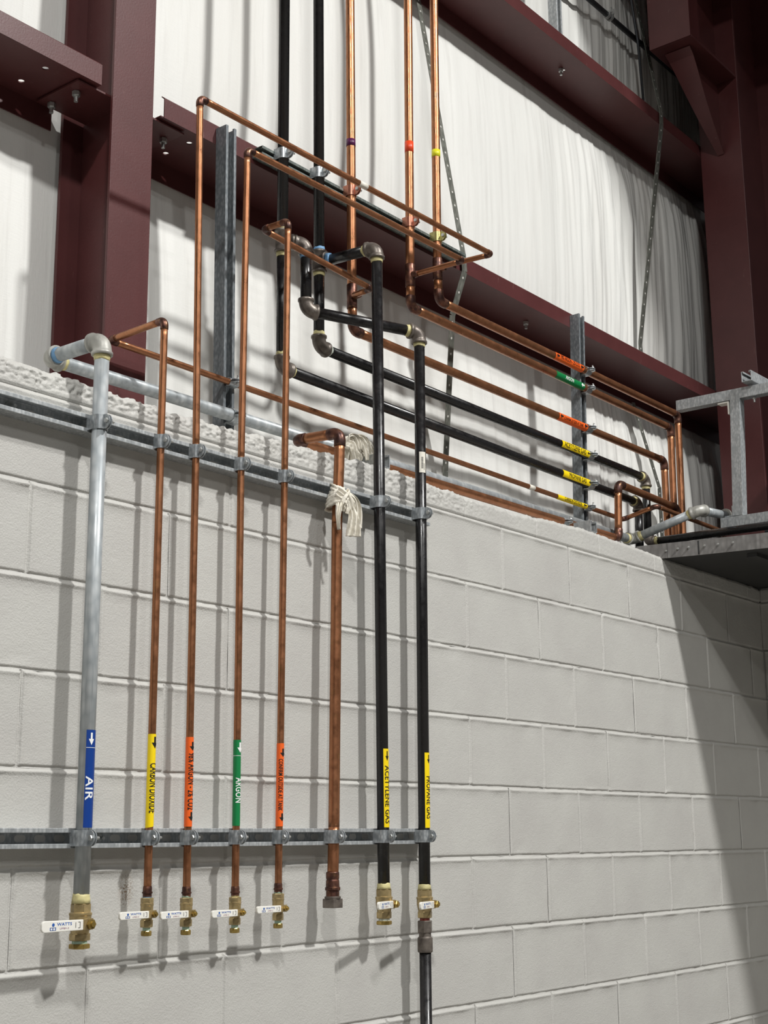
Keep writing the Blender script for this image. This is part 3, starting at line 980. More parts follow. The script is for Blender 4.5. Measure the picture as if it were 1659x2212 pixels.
marker(cnf, (0.606, bB, 3.1822), VX, -VY, VZ, RB, 0, 0.202, 1.7, [ORG, INK],
       [('arrow', 0.026, 0.006, -0.009, 0.009, 1), ('CONFIRM OUTSIDE AT TANK', 0.032, 0.168, -0.008, 0.002, 1), ('arrow', 0.197, 0.176, -0.009, 0.009, 1)])
m = MB(); m.sweep([(-0.5632, bB, 3.785), (-0.5634, bB, 3.808)], RB + .0006, 24, 0); m.build('tape_band', PURP, cnf)
# big capped copper ---------------------------------------------------
big = thing('copper_gas_line', 'thick copper pipe with no marker, capped by a square iron plug at its foot', 'pipe line', (-0.897, yB, 1.5), 'copper gas lines')
run(big, [(-0.8945, yB, 1.590), (-0.8905, yB, 1.71)], RB, 'cu', heat=(0.06, 0.0))
run(big, [(-0.8905, yB, 1.71), (-0.876, yB, 2.5)], RB, 'cu', heat=(0.05, 0.0))
run(big, [(-0.876, yB, 2.5), (-0.862, yB, 2.752), (-0.872, 0.098, 2.757), (0.935, 0.098, 2.768), (0.951, 0.098, 2.984), (1.43, 0.098, 2.974), (1.432, 0.098, 2.775)], RB, 'cu', heat=(0, 0.1))
m = MB(); m.profile([((-0.8955, yB, 1.600), RB * 1.06), ((-0.8955, yB, 1.598), RB * 1.16), ((-0.8955, yB, 1.584), RB * 1.16), ((-0.8955, yB, 1.582), RB * 1.08), ((-0.8955, yB, 1.578), RB * 1.16), ((-0.8955, yB, 1.564), RB * 1.2), ((-0.8955, yB, 1.562), RB * 1.34),
              ((-0.8955, yB, 1.556), RB * 1.34), ((-0.8955, yB, 1.554), RB * 1.16), ((-0.8955, yB, 1.540), RB * 1.16)], 24)
m.build('adapter', CUF, big)
m = MB(); m.cyl((-0.8955, yB, 1.541), (-0.8955, yB, 1.535), 0.0205, 24, bevel=0.001); m.box(-0.9135, -0.8775, yB - 0.018, yB + 0.018, 1.513, 1.5352)
m.build('square_plug', IRON, big, bevel=0.0012)
# acetylene -----------------------------------------------------------
ace = thing('black_gas_line', 'black steel pipe with the yellow ACETYLENE GAS marker, left one of the two black drops', 'pipe line', (-0.692, yK, 1.55), 'black gas lines')
run(ace, [(-0.692, yK, 1.548), (-0.699, yK, 3.344), (-0.715, bK, 3.348)], RK, 'blk', t1=RK * 1.7, seals={1: (DOPE, DOPE)})
T, to = tee(ace, (-0.7155, bK, 3.350), VZ, -VY, RK, RK, 'blk', (DOPEB, DOPE, DOPEB))
run(ace, [(-0.732, bK, 6.9), (-0.7155, bK, 3.350)], RK, 'blk', t1=T * .8)
run(ace, [(-0.7155, bK, 3.350), (-0.716, bK, 3.084), (1.268, bK, 3.074), (1.262, bK, 2.812), (1.262, -0.9, 2.804)], RK, 'blk', t0=T * .8, seals={1: (DOPE, TEFL), 2: (DOPE, DOPE), 3: (DOPE, DOPE)})
marker(ace, on((-0.692, yK, 1.548), (-0.699, yK, 3.344), 1.913), dn((-0.692, yK, 1.548), (-0.699, yK, 3.344)), -VY, VX, RK, 0, 0.204, 0.74, [YEL, INK],
       [('arrow', 0.006, 0.032, -0.006, 0.005, 1), ('ACETYLENE GAS', 0.044, 0.194, -0.0082, 0.0070, 1)])
marker(ace, (0.614, bK, 3.0773), Vector((1, 0, -0.005)), -VY, VZ, RK, 0, 0.204, 0.95, [YEL, INK],
       [('ACETYLENE GAS', 0.014, 0.165, -0.009, 0.009, 1), ('arrow', 0.197, 0.174, -0.006, 0.006, 1)])
# propane -------------------------------------------------------------
pro = thing('black_gas_line', 'black steel pipe with the yellow PROPANE GAS marker, rightmost drop running down past its valve', 'pipe line', (-0.51, yK, 0.0), 'black gas lines')
run(pro, [(-0.515, yK, 1.546), (-0.500, yK, 3.140), (-0.826, 0.100, 3.153), (-0.8265, 0.100, 3.358), (-0.8765, bK, 3.360)], RK, 'blk', t1=RK * 1.6, seals={1: (DOPE, DOPE), 2: (None, None), 3: (DOPEB, DOPE)})
T, to = tee(pro, (-0.8765, bK, 3.360), VZ, Vector((0.69, -0.72, 0)), RK, RK, 'blk', (DOPE, DOPE, None))
run(pro, [(-0.868, bK, 6.9), (-0.8765, bK, 3.360)], RK, 'blk', t1=T * .8)
run(pro, [(-0.8765, bK, 3.360), (-0.875, bK, 2.978), (1.196, bK, 2.961), (1.190, bK, 2.775)], RK, 'blk', t0=T * .8, seals={1: (DOPE, DOPE), 2: (DOPE, None)})
marker(pro, on((-0.515, yK, 1.546), (-0.500, yK, 3.140), 1.910), dn((-0.515, yK, 1.546), (-0.500, yK, 3.140)), -VY, VX, RK, 0, 0.202, 0.72, [YEL, INK],
       [('arrow', 0.006, 0.030, -0.004, 0.007, 1), ('PROPANE GAS', 0.064, 0.178, -0.0070, 0.0080, 1)])
marker(pro, (0.613, bK, 2.9658), Vector((1, 0, -0.008)), -VY, VZ, RK, 0, 0.206, 0.95, [YEL, INK],
       [('PROPANE GAS', 0.040, 0.160, -0.008, 0.008, 1), ('arrow', 0.199, 0.176, -0.006, 0.006, 1)])
marker(pro, on((-0.515, yK, 1.546), (-0.500, yK, 3.140), 2.770), dn((-0.515, yK, 1.546), (-0.500, yK, 3.140)), Vector((-.5, -.866, 0)), Vector((.866, -.5, 0)), RK, 0, 0.062, 0.62, [PAPER, INK],
       [('line', 0.016 + 0.0035 * i, 0.0175 + 0.0035 * i, -0.004, 0.002, 1) for i in range(10)] + [('line', 0.034, 0.054, 0.0040, 0.0052, 1)], 'paper_tag')
m = MB(); z = 1.466
m.hexnut((-0.5165, yK, 1.465), (-0.5165, yK, 1.433), 0.036); m.build('union_nut', IRON, pro)
m = MB(); m.profile([((-0.5165, yK, 1.4332), 0.0165), ((-0.5165, yK, 1.424), 0.0165), ((-0.5165, yK, 1.420), 0.0205), ((-0.5165, yK, 1.386), 0.0205), ((-0.5165, yK, 1.383), 0.019)], 24); m.build('coupling', IRON, pro)
pipe_seg(pro, (-0.5165, yK, 1.3835), (-0.522, yK, 0.0), RK, BLK)
m = MB(); m.cyl((-0.5165, yK, 1.473), (-0.5165, yK, 1.4652), 0.0135, 20); m.build('thread_nipple', plain('red_thread_tape', srgb(140, 62, 48), .5, 0, .3), pro)


# ------------------------------------------------------------------ ball valves
def ball_valve(x, y, ztop, label, size, rot=0.0, sealm=DOPE, plug=True, lean=0.0, pastem=TEAL):
    t = thing('ball_valve', label, 'valve', (x, y, ztop - 0.1), 'brass ball valves')
    q = dict(L=dict(hx=.036, hb=.0225, z=(0, .017, .060, .074, .080, .090), lev=.125, lh=.0225, lz=.0405, st=.034, hx2=.037, pl=.037),
             M=dict(hx=.034, hb=.0215, z=(0, .018, .058, .074, .080, .090), lev=.112, lh=.0195, lz=.038, st=.034, hx2=.035, pl=.035),
             S=dict(hx=.0245, hb=.0138, z=(0, .010, .047, .062, .069, .080), lev=.098, lh=.0165, lz=.034, st=.023, hx2=.0235, pl=.0195))[size]
    a = math.radians(rot); ca, sa = math.cos(a), math.sin(a)
    def W(u, v, w): return Vector((x + u * ca - v * sa, y + u * sa + v * ca, ztop + w))
    zz = q['z']; hb = q['hb']
    m = MB()
    m.hexnut(W(0, 0, -zz[1] - .002), W(0, 0, 0), q['hx'], 0, math.radians(20))
    m.profile([(W(0, 0, -zz[1]), hb * .9), (W(0, 0, -zz[1] - .002), hb * 1.05), (W(0, 0, -zz[1] - .006), hb * 1.05), (W(0, 0, -zz[1] - .008), hb), (W(0, 0, -(zz[1] + zz[2]) / 2), hb), (W(0, 0, -zz[2] + .004), hb * .86), (W(0, 0, -zz[2]), hb * .84)], 28)
    m.hexnut(W(0, 0, -zz[3]), W(0, 0, -zz[2] + .001), q['hx2'], 0, math.radians(5))
    m.cyl(W(0, -hb * .6, -q['lz']), W(0, -q['st'] * .86, -q['lz']), hb * .52, 20)
    m.build('body', BRASS, t)
    # lever bracket, grip, stem nut
    st = q['st']; lz = -q['lz']; lh = q['lh']; lev = q['lev']
    m = MB()
    o1 = [(0.008, -lh * .48), (0.008, lh * .52), (-lev * .18, lh * .46), (-lev * .2, lh * .3), (-lev * .2, -lh * .3), (-lev * .18, -lh * .46)]
    m.extrude(o1, lambda u, v, d: W(u, -d, lz + v), st * .86, st * .86 + .0028)
    h = m.build('handle', [VINYL, BRASS, BINK, RINK, INK], t, bevel=0.0006)
    for p in h.data.polygons: p.material_index = 1
    g = MB()
    n = 10; x0, x1 = -lev * .16, -lev
    out = [(x0, -lh / 2 * .92), (x0, lh / 2 * .92)]
    rr = lh * .36
    for k in range(7): an = math.pi / 2 + math.pi / 2 * k / 6; out.append((x1 + rr + rr * math.cos(an), lh / 2 - rr + rr * math.sin(an)))
    for k in range(7): an = math.pi + math.pi / 2 * k / 6; out.append((x1 + rr + rr * math.cos(an), -lh / 2 + rr + rr * math.sin(an)))
    yo = st * .86 - .0012; yf = yo + .0066
    g.extrude(out, lambda u, v, d: W(u, -d, lz + v), yo, yf)
    gr = g.build('grip', VINYL, h, bevel=0.0014)
    pr = MB(); ff = yf + .0003; s = lev
    def ptxt(txt, ua, ub, va, vb, mt):
        vs, fs = text_geo(txt)
        put_flat(pr, vs, fs, lambda u, v: W(ua + (ub - ua) * u, -ff, lz + va + (vb - va) * v), mt, 1)
    ptxt('WATTS', -.70 * s, -.40 * s, .04 * lh, .30 * lh, 0)
    ptxt('LFFBV-3', -.64 * s, -.46 * s, -.28 * lh, -.12 * lh, 1)
    ring = []
    c = (-.775 * s, .14 * lh); ro = .15 * lh
    n = 18; b = len(pr.v)
    for k in range(n):
        an = 2 * math.pi * k / n
        pr.v += [W(c[0] + ro * math.cos(an), -ff, lz + c[1] + ro * math.sin(an)), W(c[0] + ro * .68 * math.cos(an), -ff, lz + c[1] + ro * .68 * math.sin(an))]
    for k in range(n):
        k2 = (k + 1) % n
        pr.face((b + 2 * k, b + 2 * k2, b + 2 * k2 + 1, b + 2 * k + 1), 0)
    def rect(ua, ub, va, vb, mt):
        b = len(pr.v); pr.v += [W(ua, -ff, lz + va), W(ub, -ff, lz + va), W(ub, -ff, lz + vb), W(ua, -ff, lz + vb)]; pr.face((b, b + 1, b + 2, b + 3), mt)
    rect(-.79 * s, -.76 * s, .05 * lh, .23 * lh, 0)
    for va, vb in ((-.34, -.30), (-.12, -.08)): rect(-.84 * s, -.72 * s, va * lh, vb * lh, 0)
    for ua in (-.84, -.79, -.735): rect(ua * s, (ua + .015) * s, -.34 * lh, -.08 * lh, 0)
    rect(-.325 * s, -.315 * s, -.22 * lh, .26 * lh, 2)
    rect(-.235 * s, -.225 * s, -.26 * lh, .28 * lh, 2); rect(-.27 * s, -.225 * s, .24 * lh, .28 * lh, 2); rect(-.27 * s, -.225 * s, -.26 * lh, -.22 * lh, 2)
    pr.build('printing', [BINK, RINK, INK], h, recalc=False)
    m = MB()
    m.hexnut(W(0, -st * .86 - .0028, lz), W(0, -st * .86 - .010, lz), hb * .82)
    m.cyl(W(0, -st * .86 - .009, lz), W(0, -st * .86 - .0135, lz), hb * .24, 14)
    m.build('stem_nut', BRASSD, t)
    if sealm: seal(t, W(0, 0, -.0002), VZ, {'L': RA, 'M': RK, 'S': RC}[size], sealm, {'L': .015, 'M': .011, 'S': .005}[size] + .004)
    if plug:
        m = MB(); m.cyl(W(0, 0, -zz[4]), W(0, 0, -zz[3]), q['pl'] * .42, 20); m.build('thread_tape', pastem, t)
        m = MB(); m.hexnut(W(0, 0, -zz[5]), W(0, 0, -zz[4]), q['pl'], 0, math.radians(12)); m.build('plug', BRASSD, t)
    return t


def copper_adapter(line, x, y, z0, z1):
    m = MB(); h = z1 - z0
    m.profile([((x, y, z1 + .004), RC * 1.06), ((x, y, z1), RC * 1.14), ((x, y, z0 + h * .6), RC * 1.14), ((x, y, z0 + h * .58), RC * 1.3), ((x, y, z0 + h * .38), RC * 1.3), ((x, y, z0 + h * .36), RC * 1.12), ((x, y, z0), RC * 1.12)], 22)
    m.build('adapter', CUF, line)


ball_valve(-1.699, yA, 1.5545, 'big brass ball valve with white lever under the galvanized air pipe', 'L', sealm=DOPE)
for line, x, zt, lab, pm in ((co2, -1.509, 1.559, 'small brass valve with white lever under the yellow CARBON DIOXIDE marker', DOPEB), (a95, -1.392, 1.555, 'small brass valve with white lever under the orange 98% ARGON marker', TEAL),
                             (arg, -1.237, 1.551, 'small brass valve with white lever under the green ARGON marker', DOPE), (cnf, -1.090, 1.554, 'small brass valve with white lever under the orange CONFIRM OUTSIDE marker', TEAL)):
    copper_adapter(line, x, yC, zt + .002, zt + .020)
    ball_valve(x, yC, zt, lab, 'S', sealm=pm, pastem=TEAL)
ball_valve(-0.692, yK, 1.5525, 'brass valve with short white lever at the foot of the ACETYLENE GAS pipe', 'M', 15, pastem=TEFL)
ball_valve(-0.5155, yK, 1.5455, 'brass valve with short white lever on the PROPANE GAS pipe, a grey union below it', 'M', 15, plug=False)

# ------------------------------------------------------------------ pipe clamps
PROTO = {}


def clamp_proto(r, mat):
    key = (r, mat.name)
    t = bpy.data.objects.new('pipe_clamp', None); COL.objects.link(t); t.empty_display_size = .02
    th = 0.0022; hh = 0.0165
    for s in (-1, 1):
        pl_o, pl_i = [], []
        yb = r + 0.0045
        R = r + 0.0004
        inner = [(s * min(R, 0.0145 if R > .0145 else R), yb)] if False else [(s * R, yb)]
        na = 12
        for k in range(na + 1):
            a = math.pi / 2 * k / na * 0.93
            inner.append((s * R * math.cos(a), -R * math.sin(a)))
        e = s * 0.0022
        inner.append((e, -R - 0.004))
        inner += [(e, -R - 0.006 - .0155 * math.sin(math.pi / 2 * q / 8)) for q in range(9)]
        outer = [(s * (R + th), yb)]
        for k in range(na + 1):
            a = math.pi / 2 * k / na * 0.86
            outer.append((s * (R + th) * math.cos(a), -(R + th) * math.sin(a)))
        outer.append((e + s * th, -R - 0.005))
        outer += [(e + s * th, -R - 0.006 - .0155 * math.sin(math.pi / 2 * q / 8)) for q in range(9)]
        # straight parts, height hh; the ear is rounded
        m = MB(); n = len(inner)
        def ht(p):
            d = -p[1] - (R + 0.006)
            if d <= 0: return hh
            return hh * math.sqrt(max(0.03, 1 - (d / 0.0155) ** 2))
        for i in range(n):
            h = ht(inner[i])
            for (p, z) in ((inner[i], -h), (outer[i], -h), (outer[i], h), (inner[i], h)):
                m.v.append(Vector((p[0], p[1], z)))
        # a finer ear end
        for i in range(n - 1):
            a = 4 * i; b = a + 4
            m.face((a, a + 1, b + 1, b)); m.face((a + 1, a + 2, b + 2, b + 1)); m.face((a + 2, a + 3, b + 3, b + 2)); m.face((a + 3, a, b, b + 3))
        m.face((0, 3, 2, 1)); e0 = 4 * (n - 1); m.face((e0, e0 + 1, e0 + 2, e0 + 3))
        o = m.build('band', mat, t)
        o.data.shade_smooth() if False else None
    yy = -r - 0.0135
    m = MB(); m.hexnut((-0.0046, yy, 0), (-0.0092, yy, 0), 0.0105); m.cyl((-0.006, yy, 0), (0.016, yy, 0), 0.0030, 12); m.build('bolt', BOLT, t)
    m = MB(); m.hexnut((0.0046, yy, 0), (0.0088, yy, 0), 0.0105); m.build('nut', BOLT, t)
    return t


def clamp(pos, r, label, group, mat=None, horiz=False, flip=False):
    mat = mat or ZINC; key = (r, mat.name)
    if key not in PROTO:
        t = clamp_proto(r, mat); PROTO[key] = t
    else:
        t = copy_tree(PROTO[key])
    t.location = pos
    if horiz: t.rotation_euler = (0, math.radians(90 if not flip else -90), 0)
    tag(t, label, 'pipe clamp', group)
    return t


def lerp_x(a, b, z):
    return a[0] + (b[0] - a[0]) * (z - a[1]) / (b[1] - a[1])


GL, GU = 'clamps on the lower wall channel', 'clamps on the upper wall channel'
for x, y, r, nm in ((-1.6987, yA, RA, 'galvanized air pipe'), (-1.5088, yC, RC, 'CARBON DIOXIDE pipe'), (-1.392, yC, RC, '98% ARGON pipe'), (-1.237, yC, RC, 'green-marked ARGON pipe'),
                    (-1.0885, yC, RC, 'CONFIRM OUTSIDE pipe'), (-0.8912, yB, RB, 'thick unmarked copper pipe'), (-0.6925, yK, RK, 'ACETYLENE GAS pipe'), (-0.5137, yK, RK, 'PROPANE GAS pipe')):
    clamp((x, y, zL), r, 'zinc clamp holding the ' + nm + ' to the lower wall channel', GL)
for x, y, r, nm in ((-1.6973, yA, RA, 'galvanized air pipe'), (-1.5052, yC, RC, 'CARBON DIOXIDE pipe'), (-1.392, yC, RC, '98% ARGON pipe'), (-1.237, yC, RC, 'green-marked ARGON pipe'),
                    (-1.0772, yC, RC, 'CONFIRM OUTSIDE pipe'), (-0.696, yK, RK, 'ACETYLENE GAS pipe'), (-0.5052, yK, RK, 'PROPANE GAS pipe')):
    clamp((x, y, zU), r, 'zinc clamp holding the ' + nm + ' to the upper wall channel', GU)
GR = 'riser clamps on the girt channel'
zR = 3.634
clamp((-0.8753, bK, zR), RK, 'bright zinc clamp on the left black riser', GR)
clamp((-0.7171, bK, zR), RK, 'bright zinc clamp on the right black riser', GR)
clamp((-0.5627, bB, zR), RB, 'copper plated clamp on the purple-banded copper riser', GR, CUCL)
clamp((-0.2650, bB, zR), RB, 'copper plated clamp on the orange-banded copper riser', GR, CUCL)
clamp((-0.1147, bB, zR), RB, 'yellowish clamp on the yellow-banded copper riser', GR, OLIVE)
GH = 'run clamps on the upright channels'
for z, y, r, nm, dx in ((3.4135, bB, RB, 'topmost copper run'), (3.3405, bB, RB, 'second copper run from the top'), (3.1825, bB, RB, 'third copper run from the top'), (3.0755, bK, RK, 'ACETYLENE GAS run'), (2.9630, bK, RK, 'PROPANE GAS run'), (2.8752, 0.1528, RC, 'thin CARBON DIOXIDE run')) and \
        tuple(q + (0,) for q in ((3.4135, bB, RB, 'topmost copper run'), (3.3405, bB, RB, 'second copper run from the top'), (3.1825, bB, RB, 'third copper run from the top'), (3.0755, bK, RK, 'ACETYLENE GAS run'), (2.9630, bK, RK, 'PROPANE GAS run'), (2.8752, 0.1528, RC, 'thin CARBON DIOXIDE run'))):
    xs_ = 0.802 + (z - 2.56) / (3.648 - 2.56) * 0.046
    clamp((xs_, y, z), r, 'zinc clamp holding the ' + nm + ' to the right upright channel', GH, None, True, True)
clamp((-1.066, 0.152, 2.8868), RC, 'dark little clamp holding the thin copper run to the left upright channel', GH, None, True, True)
clamp((-1.066, 0.1435, 2.7908), RA, 'zinc clamp holding the galvanized air run to the left upright channel', GH, None, True, True)
clamp((0.545, 0.098, 2.7657), RB, 'zinc clamp standing on the thick copper run at the wall top', GH, None, True, True)

# ------------------------------------------------------------------ deck at the right, with its galvanized frame
dk = thing('platform_deck', 'dark platform deck on top of the block wall at the right edge', 'platform', (2.0, -0.5, 2.70))
m = MB(); m.extrude([(1.069, 0.092), (1.19, -0.60), (1.46, -2.2), (3.4, -2.2), (3.4, 0.40), (1.069, 0.40)], lambda u, v, d: (u, v, d), 2.7035, 2.7555); m.build('soffit', SOFF, dk)
edge = [(1.066, 0.095), (1.086, -0.024), (1.112, -0.142), (1.19, -0.60), (1.46, -2.2)]
for (xa, ya), (xb, yb) in zip(edge[:-1], edge[1:]):
    m = MB(); g = .0008
    m.hexa([(xa - .002, ya - g, 2.701), (xb - .002, yb + g, 2.701), (xb + .001, yb + g, 2.701), (xa + .001, ya - g, 2.701), (xa - .002, ya - g, 2.758), (xb - .002, yb + g, 2.758), (xb + .001, yb + g, 2.758), (xa + .001, ya - g, 2.758)])
    m.build('fascia_sheet', FASC, dk)
for s, zz in ((-.02, 2.728), (-.065, 2.732), (-.105, 2.733), (-.165, 2.733), (-.215, 2.733), (-.27, 2.733), (0.05, 2.712)):
    x = 1.066 + (0.095 - s) * 0.178
    m = MB(); m.hexnut((x - .0015, s, zz), (x - .0075, s, zz), 0.0075); m.cyl((x - .007, s, zz), (x - .011, s, zz), .0022, 8)
    m.build('screw', BOLT, dk)
# ribs under the deck
for i in range(5):
    m = MB(); y = -0.30 - 0.33 * i; m.box(1.22 + .06 * i, 1.95, y - .02, y + .02, 2.690, 2.7034); m.build('rib', SOFF, dk)

fr = thing('guard_rail', 'galvanized channel guard rail standing on the platform deck at the right edge', 'frame', (1.3, -0.3, 2.76))


def member(name, p0, p1, out, size=.0413):
    p0 = Vector(p0); p1 = Vector(p1); out = Vector(out); d = (p1 - p0).normalized(); w = d.cross(out); h = size / 2; t = .0026
    prof = [(-h, 0), (h, 0), (h, size), (h - .0095, size), (h - .0095, size - .0075), (h - .0095 + t, size - .0075), (h - .0095 + t, size - t), (h - t, size - t), (h - t, t)]
    prof += [(-u, v) for u, v in reversed(prof[2:])]
    m = MB(); L = (p1 - p0).length
    m.extrude(prof, lambda u, v, s: p0 + d * s + w * u + out * v, 0, L)
    return m.build(name, STRUT, fr, bevel=.0009)


member('top_rail', (1.30, 0.012, 3.358), (1.30, -1.3, 3.344), VX)
member('base_rail', (1.30, -0.146, 2.852), (1.30, -1.3, 2.846), VX)
member('post', (1.30, -0.2185, 2.8735), (1.30, -0.238, 3.336), VX)
for (ya, yb, za, zb, s) in ((-0.168, -0.205, 3.333, 3.333, 0), (-0.196, -0.196, 2.874, 2.93, 1)):
    m = MB()
    if s == 0:
        m.box(1.302, 1.338, -0.205, -0.165, 3.327, 3.332); m.box(1.302, 1.338, -0.2115, -0.2055, 3.28, 3.332)
    else:
        m.box(1.302, 1.338, -0.199, -0.195, 2.874, 2.915); m.box(1.302, 1.338, -0.195, -0.165, 2.874, 2.878)
    m.build('angle_bracket', VINYL if s == 0 else ZINC, fr)
m = MB(); m.hexnut((1.32, -0.31, 3.332), (1.32, -0.31, 3.324), .012); m.cyl((1.32, -0.31, 3.325), (1.32, -0.31, 3.312), .004, 10); m.build('bolt', BOLT, fr)
# loose channel lying across the rail
channel('strut_channel', (1.268, -0.306, 3.385), (2.05, -0.306, 3.400), (0, 0, 1), 'galvanized channel lying open side up across the frame top rail', 'strut channels', slots=False)
# pads that carry the base rail
for y in (-0.35, -0.75, -1.15):
    m = MB(); m.box(1.303, 1.34, y - .03, y + .03, 2.7565, 2.8285); m.build('foot', DARKST, fr)

# ------------------------------------------------------------------ straps, conduit, cables
def strap(name, pts, w, label, group, nh=0, wdir=None):
    """flat perforated steel strap through pts"""
    pts = [Vector(p) for p in pts]
    t = thing(name, label, 'strap', tuple(pts[-1]), group)
    m = MB(); hl = MB()
    for p, q in zip(pts[:-1], pts[1:]):
        d = (q - p).normalized(); side = Vector(wdir or (1, 0, 0)); side = (side - d * side.dot(d)).normalized(); nn = d.cross(side)
        h = w / 2
        c = []
        for e in (p, q):
            c += [e - side * h, e + side * h, e + side * h + nn * .0016, e - side * h + nn * .0016]
        m.hexa(c[:4] + c[4:])
        L = (q - p).length; k = int(L / 0.05)
        for i in range(k):
            o = p + d * (0.025 + i * L / k)
            for s in (-1, 1):
                z0 = o + nn * (.0008 + s * .0009); b = len(hl.v)
                for j in range(10):
                    a = 2 * math.pi * j / 10
                    hl.v.append(z0 + side * (.0042 * math.cos(a)) + d * (.0042 * math.sin(a)))
                hl.face([b + j for j in range(10)])
    m.build('band', GALVD, t)
    x = hl.build('hole_row', SLOTH, t, recalc=False); x['kind'] = 'stuff'
    return t


GALVD = galv('dull_strap', srgb(150, 150, 142), srgb(118, 120, 112), (.4, .6), .6, 80)
SLOTH = plain('strap_hole_backing', srgb(206, 204, 198), .7, 0, .05)
strap('perforated_strap', [(0.125, 0.392, 4.76), (0.085, 0.30, 4.35), (0.105, 0.198, 3.665), (0.112, 0.198, 3.60), (0.085, 0.235, 3.44), (0.205, 0.365, 2.93), (0.225, 0.375, 2.6)], 0.030, 'perforated steel strap weaving down behind the copper risers', 'perforated straps')
strap('perforated_strap', [(1.79, 0.34, 5.55), (1.70, 0.198, 4.885), (1.695, 0.198, 4.815), (1.715, 0.372, 3.82), (1.73, 0.378, 3.66)], 0.034, 'perforated steel strap hanging from the upper girt toward the right', 'perforated straps', wdir=(1, 0, 0))
strap('perforated_strap', [(1.645, 0.385, 3.53), (1.72, 0.32, 3.15), (1.80, 0.36, 2.94)], 0.030, 'dark perforated strap hanging below the long girt behind the acetylene bend', 'perforated straps')
cd = thing('conduit', 'dark conduit crossing the insulation at the top right', 'conduit', (1.6, 0.34, 5.33))
m = MB(); m.sweep([(0.8, 0.34, 5.325), (1.2, 0.34, 5.332), (2.55, 0.34, 5.343)], .0125, 16); m.build('tube', DARKST, cd)
m = MB()
for x in (1.497, 1.523): m.cyl((x, 0.34, 5.335), (x + .012, 0.34, 5.335), .0185, 16)
m.cyl((1.51, 0.322, 5.343), (1.51, 0.322, 5.368), .004, 8); m.cyl((1.53, 0.322, 5.343), (1.53, 0.322, 5.368), .004, 8)
m.build('coupling', BOLT, cd)
cb = MB(); cb.sweep([(1.5, 0.30, 6.0), (1.62, 0.30, 5.68), (1.73, 0.31, 5.30), (1.80, .33, 4.95)], .006, 10)
o = cb.build('cable', DARKST, loc=(1.65, .3, 5.3)); tag(o, 'thin dark cable hanging in front of the insulation at the top right', 'cable')


# ------------------------------------------------------------------ rags
def ribbon(mb, pts, wd, widths, th=0.0016, nw=9, fold_amp=.004, seed=0.0):
    """folded strip of cloth along pts; wd gives the width direction at each point"""
    n = len(pts); P = [Vector(p) for p in pts]
    top = []
    for i in range(n):
        t = (P[min(n - 1, i + 1)] - P[max(0, i - 1)]).normalized()
        w = Vector(wd[i] if isinstance(wd, list) else wd); w = (w - t * w.dot(t)).normalized(); nn = t.cross(w)
        row = []
        for k in range(nw):
            s = k / (nw - 1) - .5
            f = fold_amp * (math.sin(s * 17 + seed + i * .35) + .6 * noise.noise(Vector((s * 6, i * .4, seed))))
            row.append((P[i] + w * (s * widths[i]) + nn * f, nn))
        top.append(row)
    b = len(mb.v)
    for sgn in (0.5, -0.5):
        for row in top:
            mb.v += [p + nn * (th * sgn) for p, nn in row]
    N = n * nw
    for i in range(n - 1):
        for k in range(nw - 1):
            a = b + i * nw + k
            mb.face((a, a + 1, a + nw + 1, a + nw), 0, True)
            mb.face((a + N, a + N + nw, a + N + nw + 1, a + N + 1), 0, True)
    for i in range(n - 1):
        for k in (0, nw - 1):
            a = b + i * nw + k
            mb.face((a, a + nw, a + nw + N, a + N), 0, True)
    for i in (0, n - 1):
        for k in range(nw - 1):
            a = b + i * nw + k
            mb.face((a, a + 1, a + 1 + N, a + N), 0, True)


def smooth_path(pts, n):
    """Catmull-Rom through pts"""
    P = [Vector(p) for p in pts]; out = []
    for i in range(len(P) - 1):
        p0 = P[max(0, i - 1)]; p1 = P[i]; p2 = P[i + 1]; p3 = P[min(len(P) - 1, i + 2)]
        for k in range(n):
            t = k / n
            out.append(0.5 * ((2 * p1) + (p2 - p0) * t + (2 * p0 - 5 * p1 + 4 * p2 - p3) * t * t + (3 * p1 - p0 - 3 * p2 + p3) * t ** 3))
    out.append(P[-1]); return out


def lump(mb, c, rx, ry, rz, seed, amp=.35, n=18):
    c = Vector(c); b = len(mb.v); m = n // 2
    for j in range(m + 1):
        th = math.pi * j / m
        for k in range(n):
            ph = 2 * math.pi * k / n
            d = Vector((math.sin(th) * math.cos(ph), math.sin(th) * math.sin(ph), math.cos(th)))
            f = 1 + amp * noise.noise(d * 2.4 + Vector((seed, 0, 0))) + amp * .5 * abs(noise.noise(d * 6 + Vector((seed, 5, 0))))
            mb.v.append(c + Vector((d.x * rx, d.y * ry, d.z * rz)) * f)
    for j in range(m):
        for k in range(n):
            k2 = (k + 1) % n
            mb.face((b + j * n + k, b + (j + 1) * n + k, b + (j + 1) * n + k2, b + j * n + k2), 0, True)


def pf(x, z):      # centre of the thick copper drop at height z
    return Vector((-0.888 + (z - 1.71) / (2.5 - 1.71) * .012, yB, z))


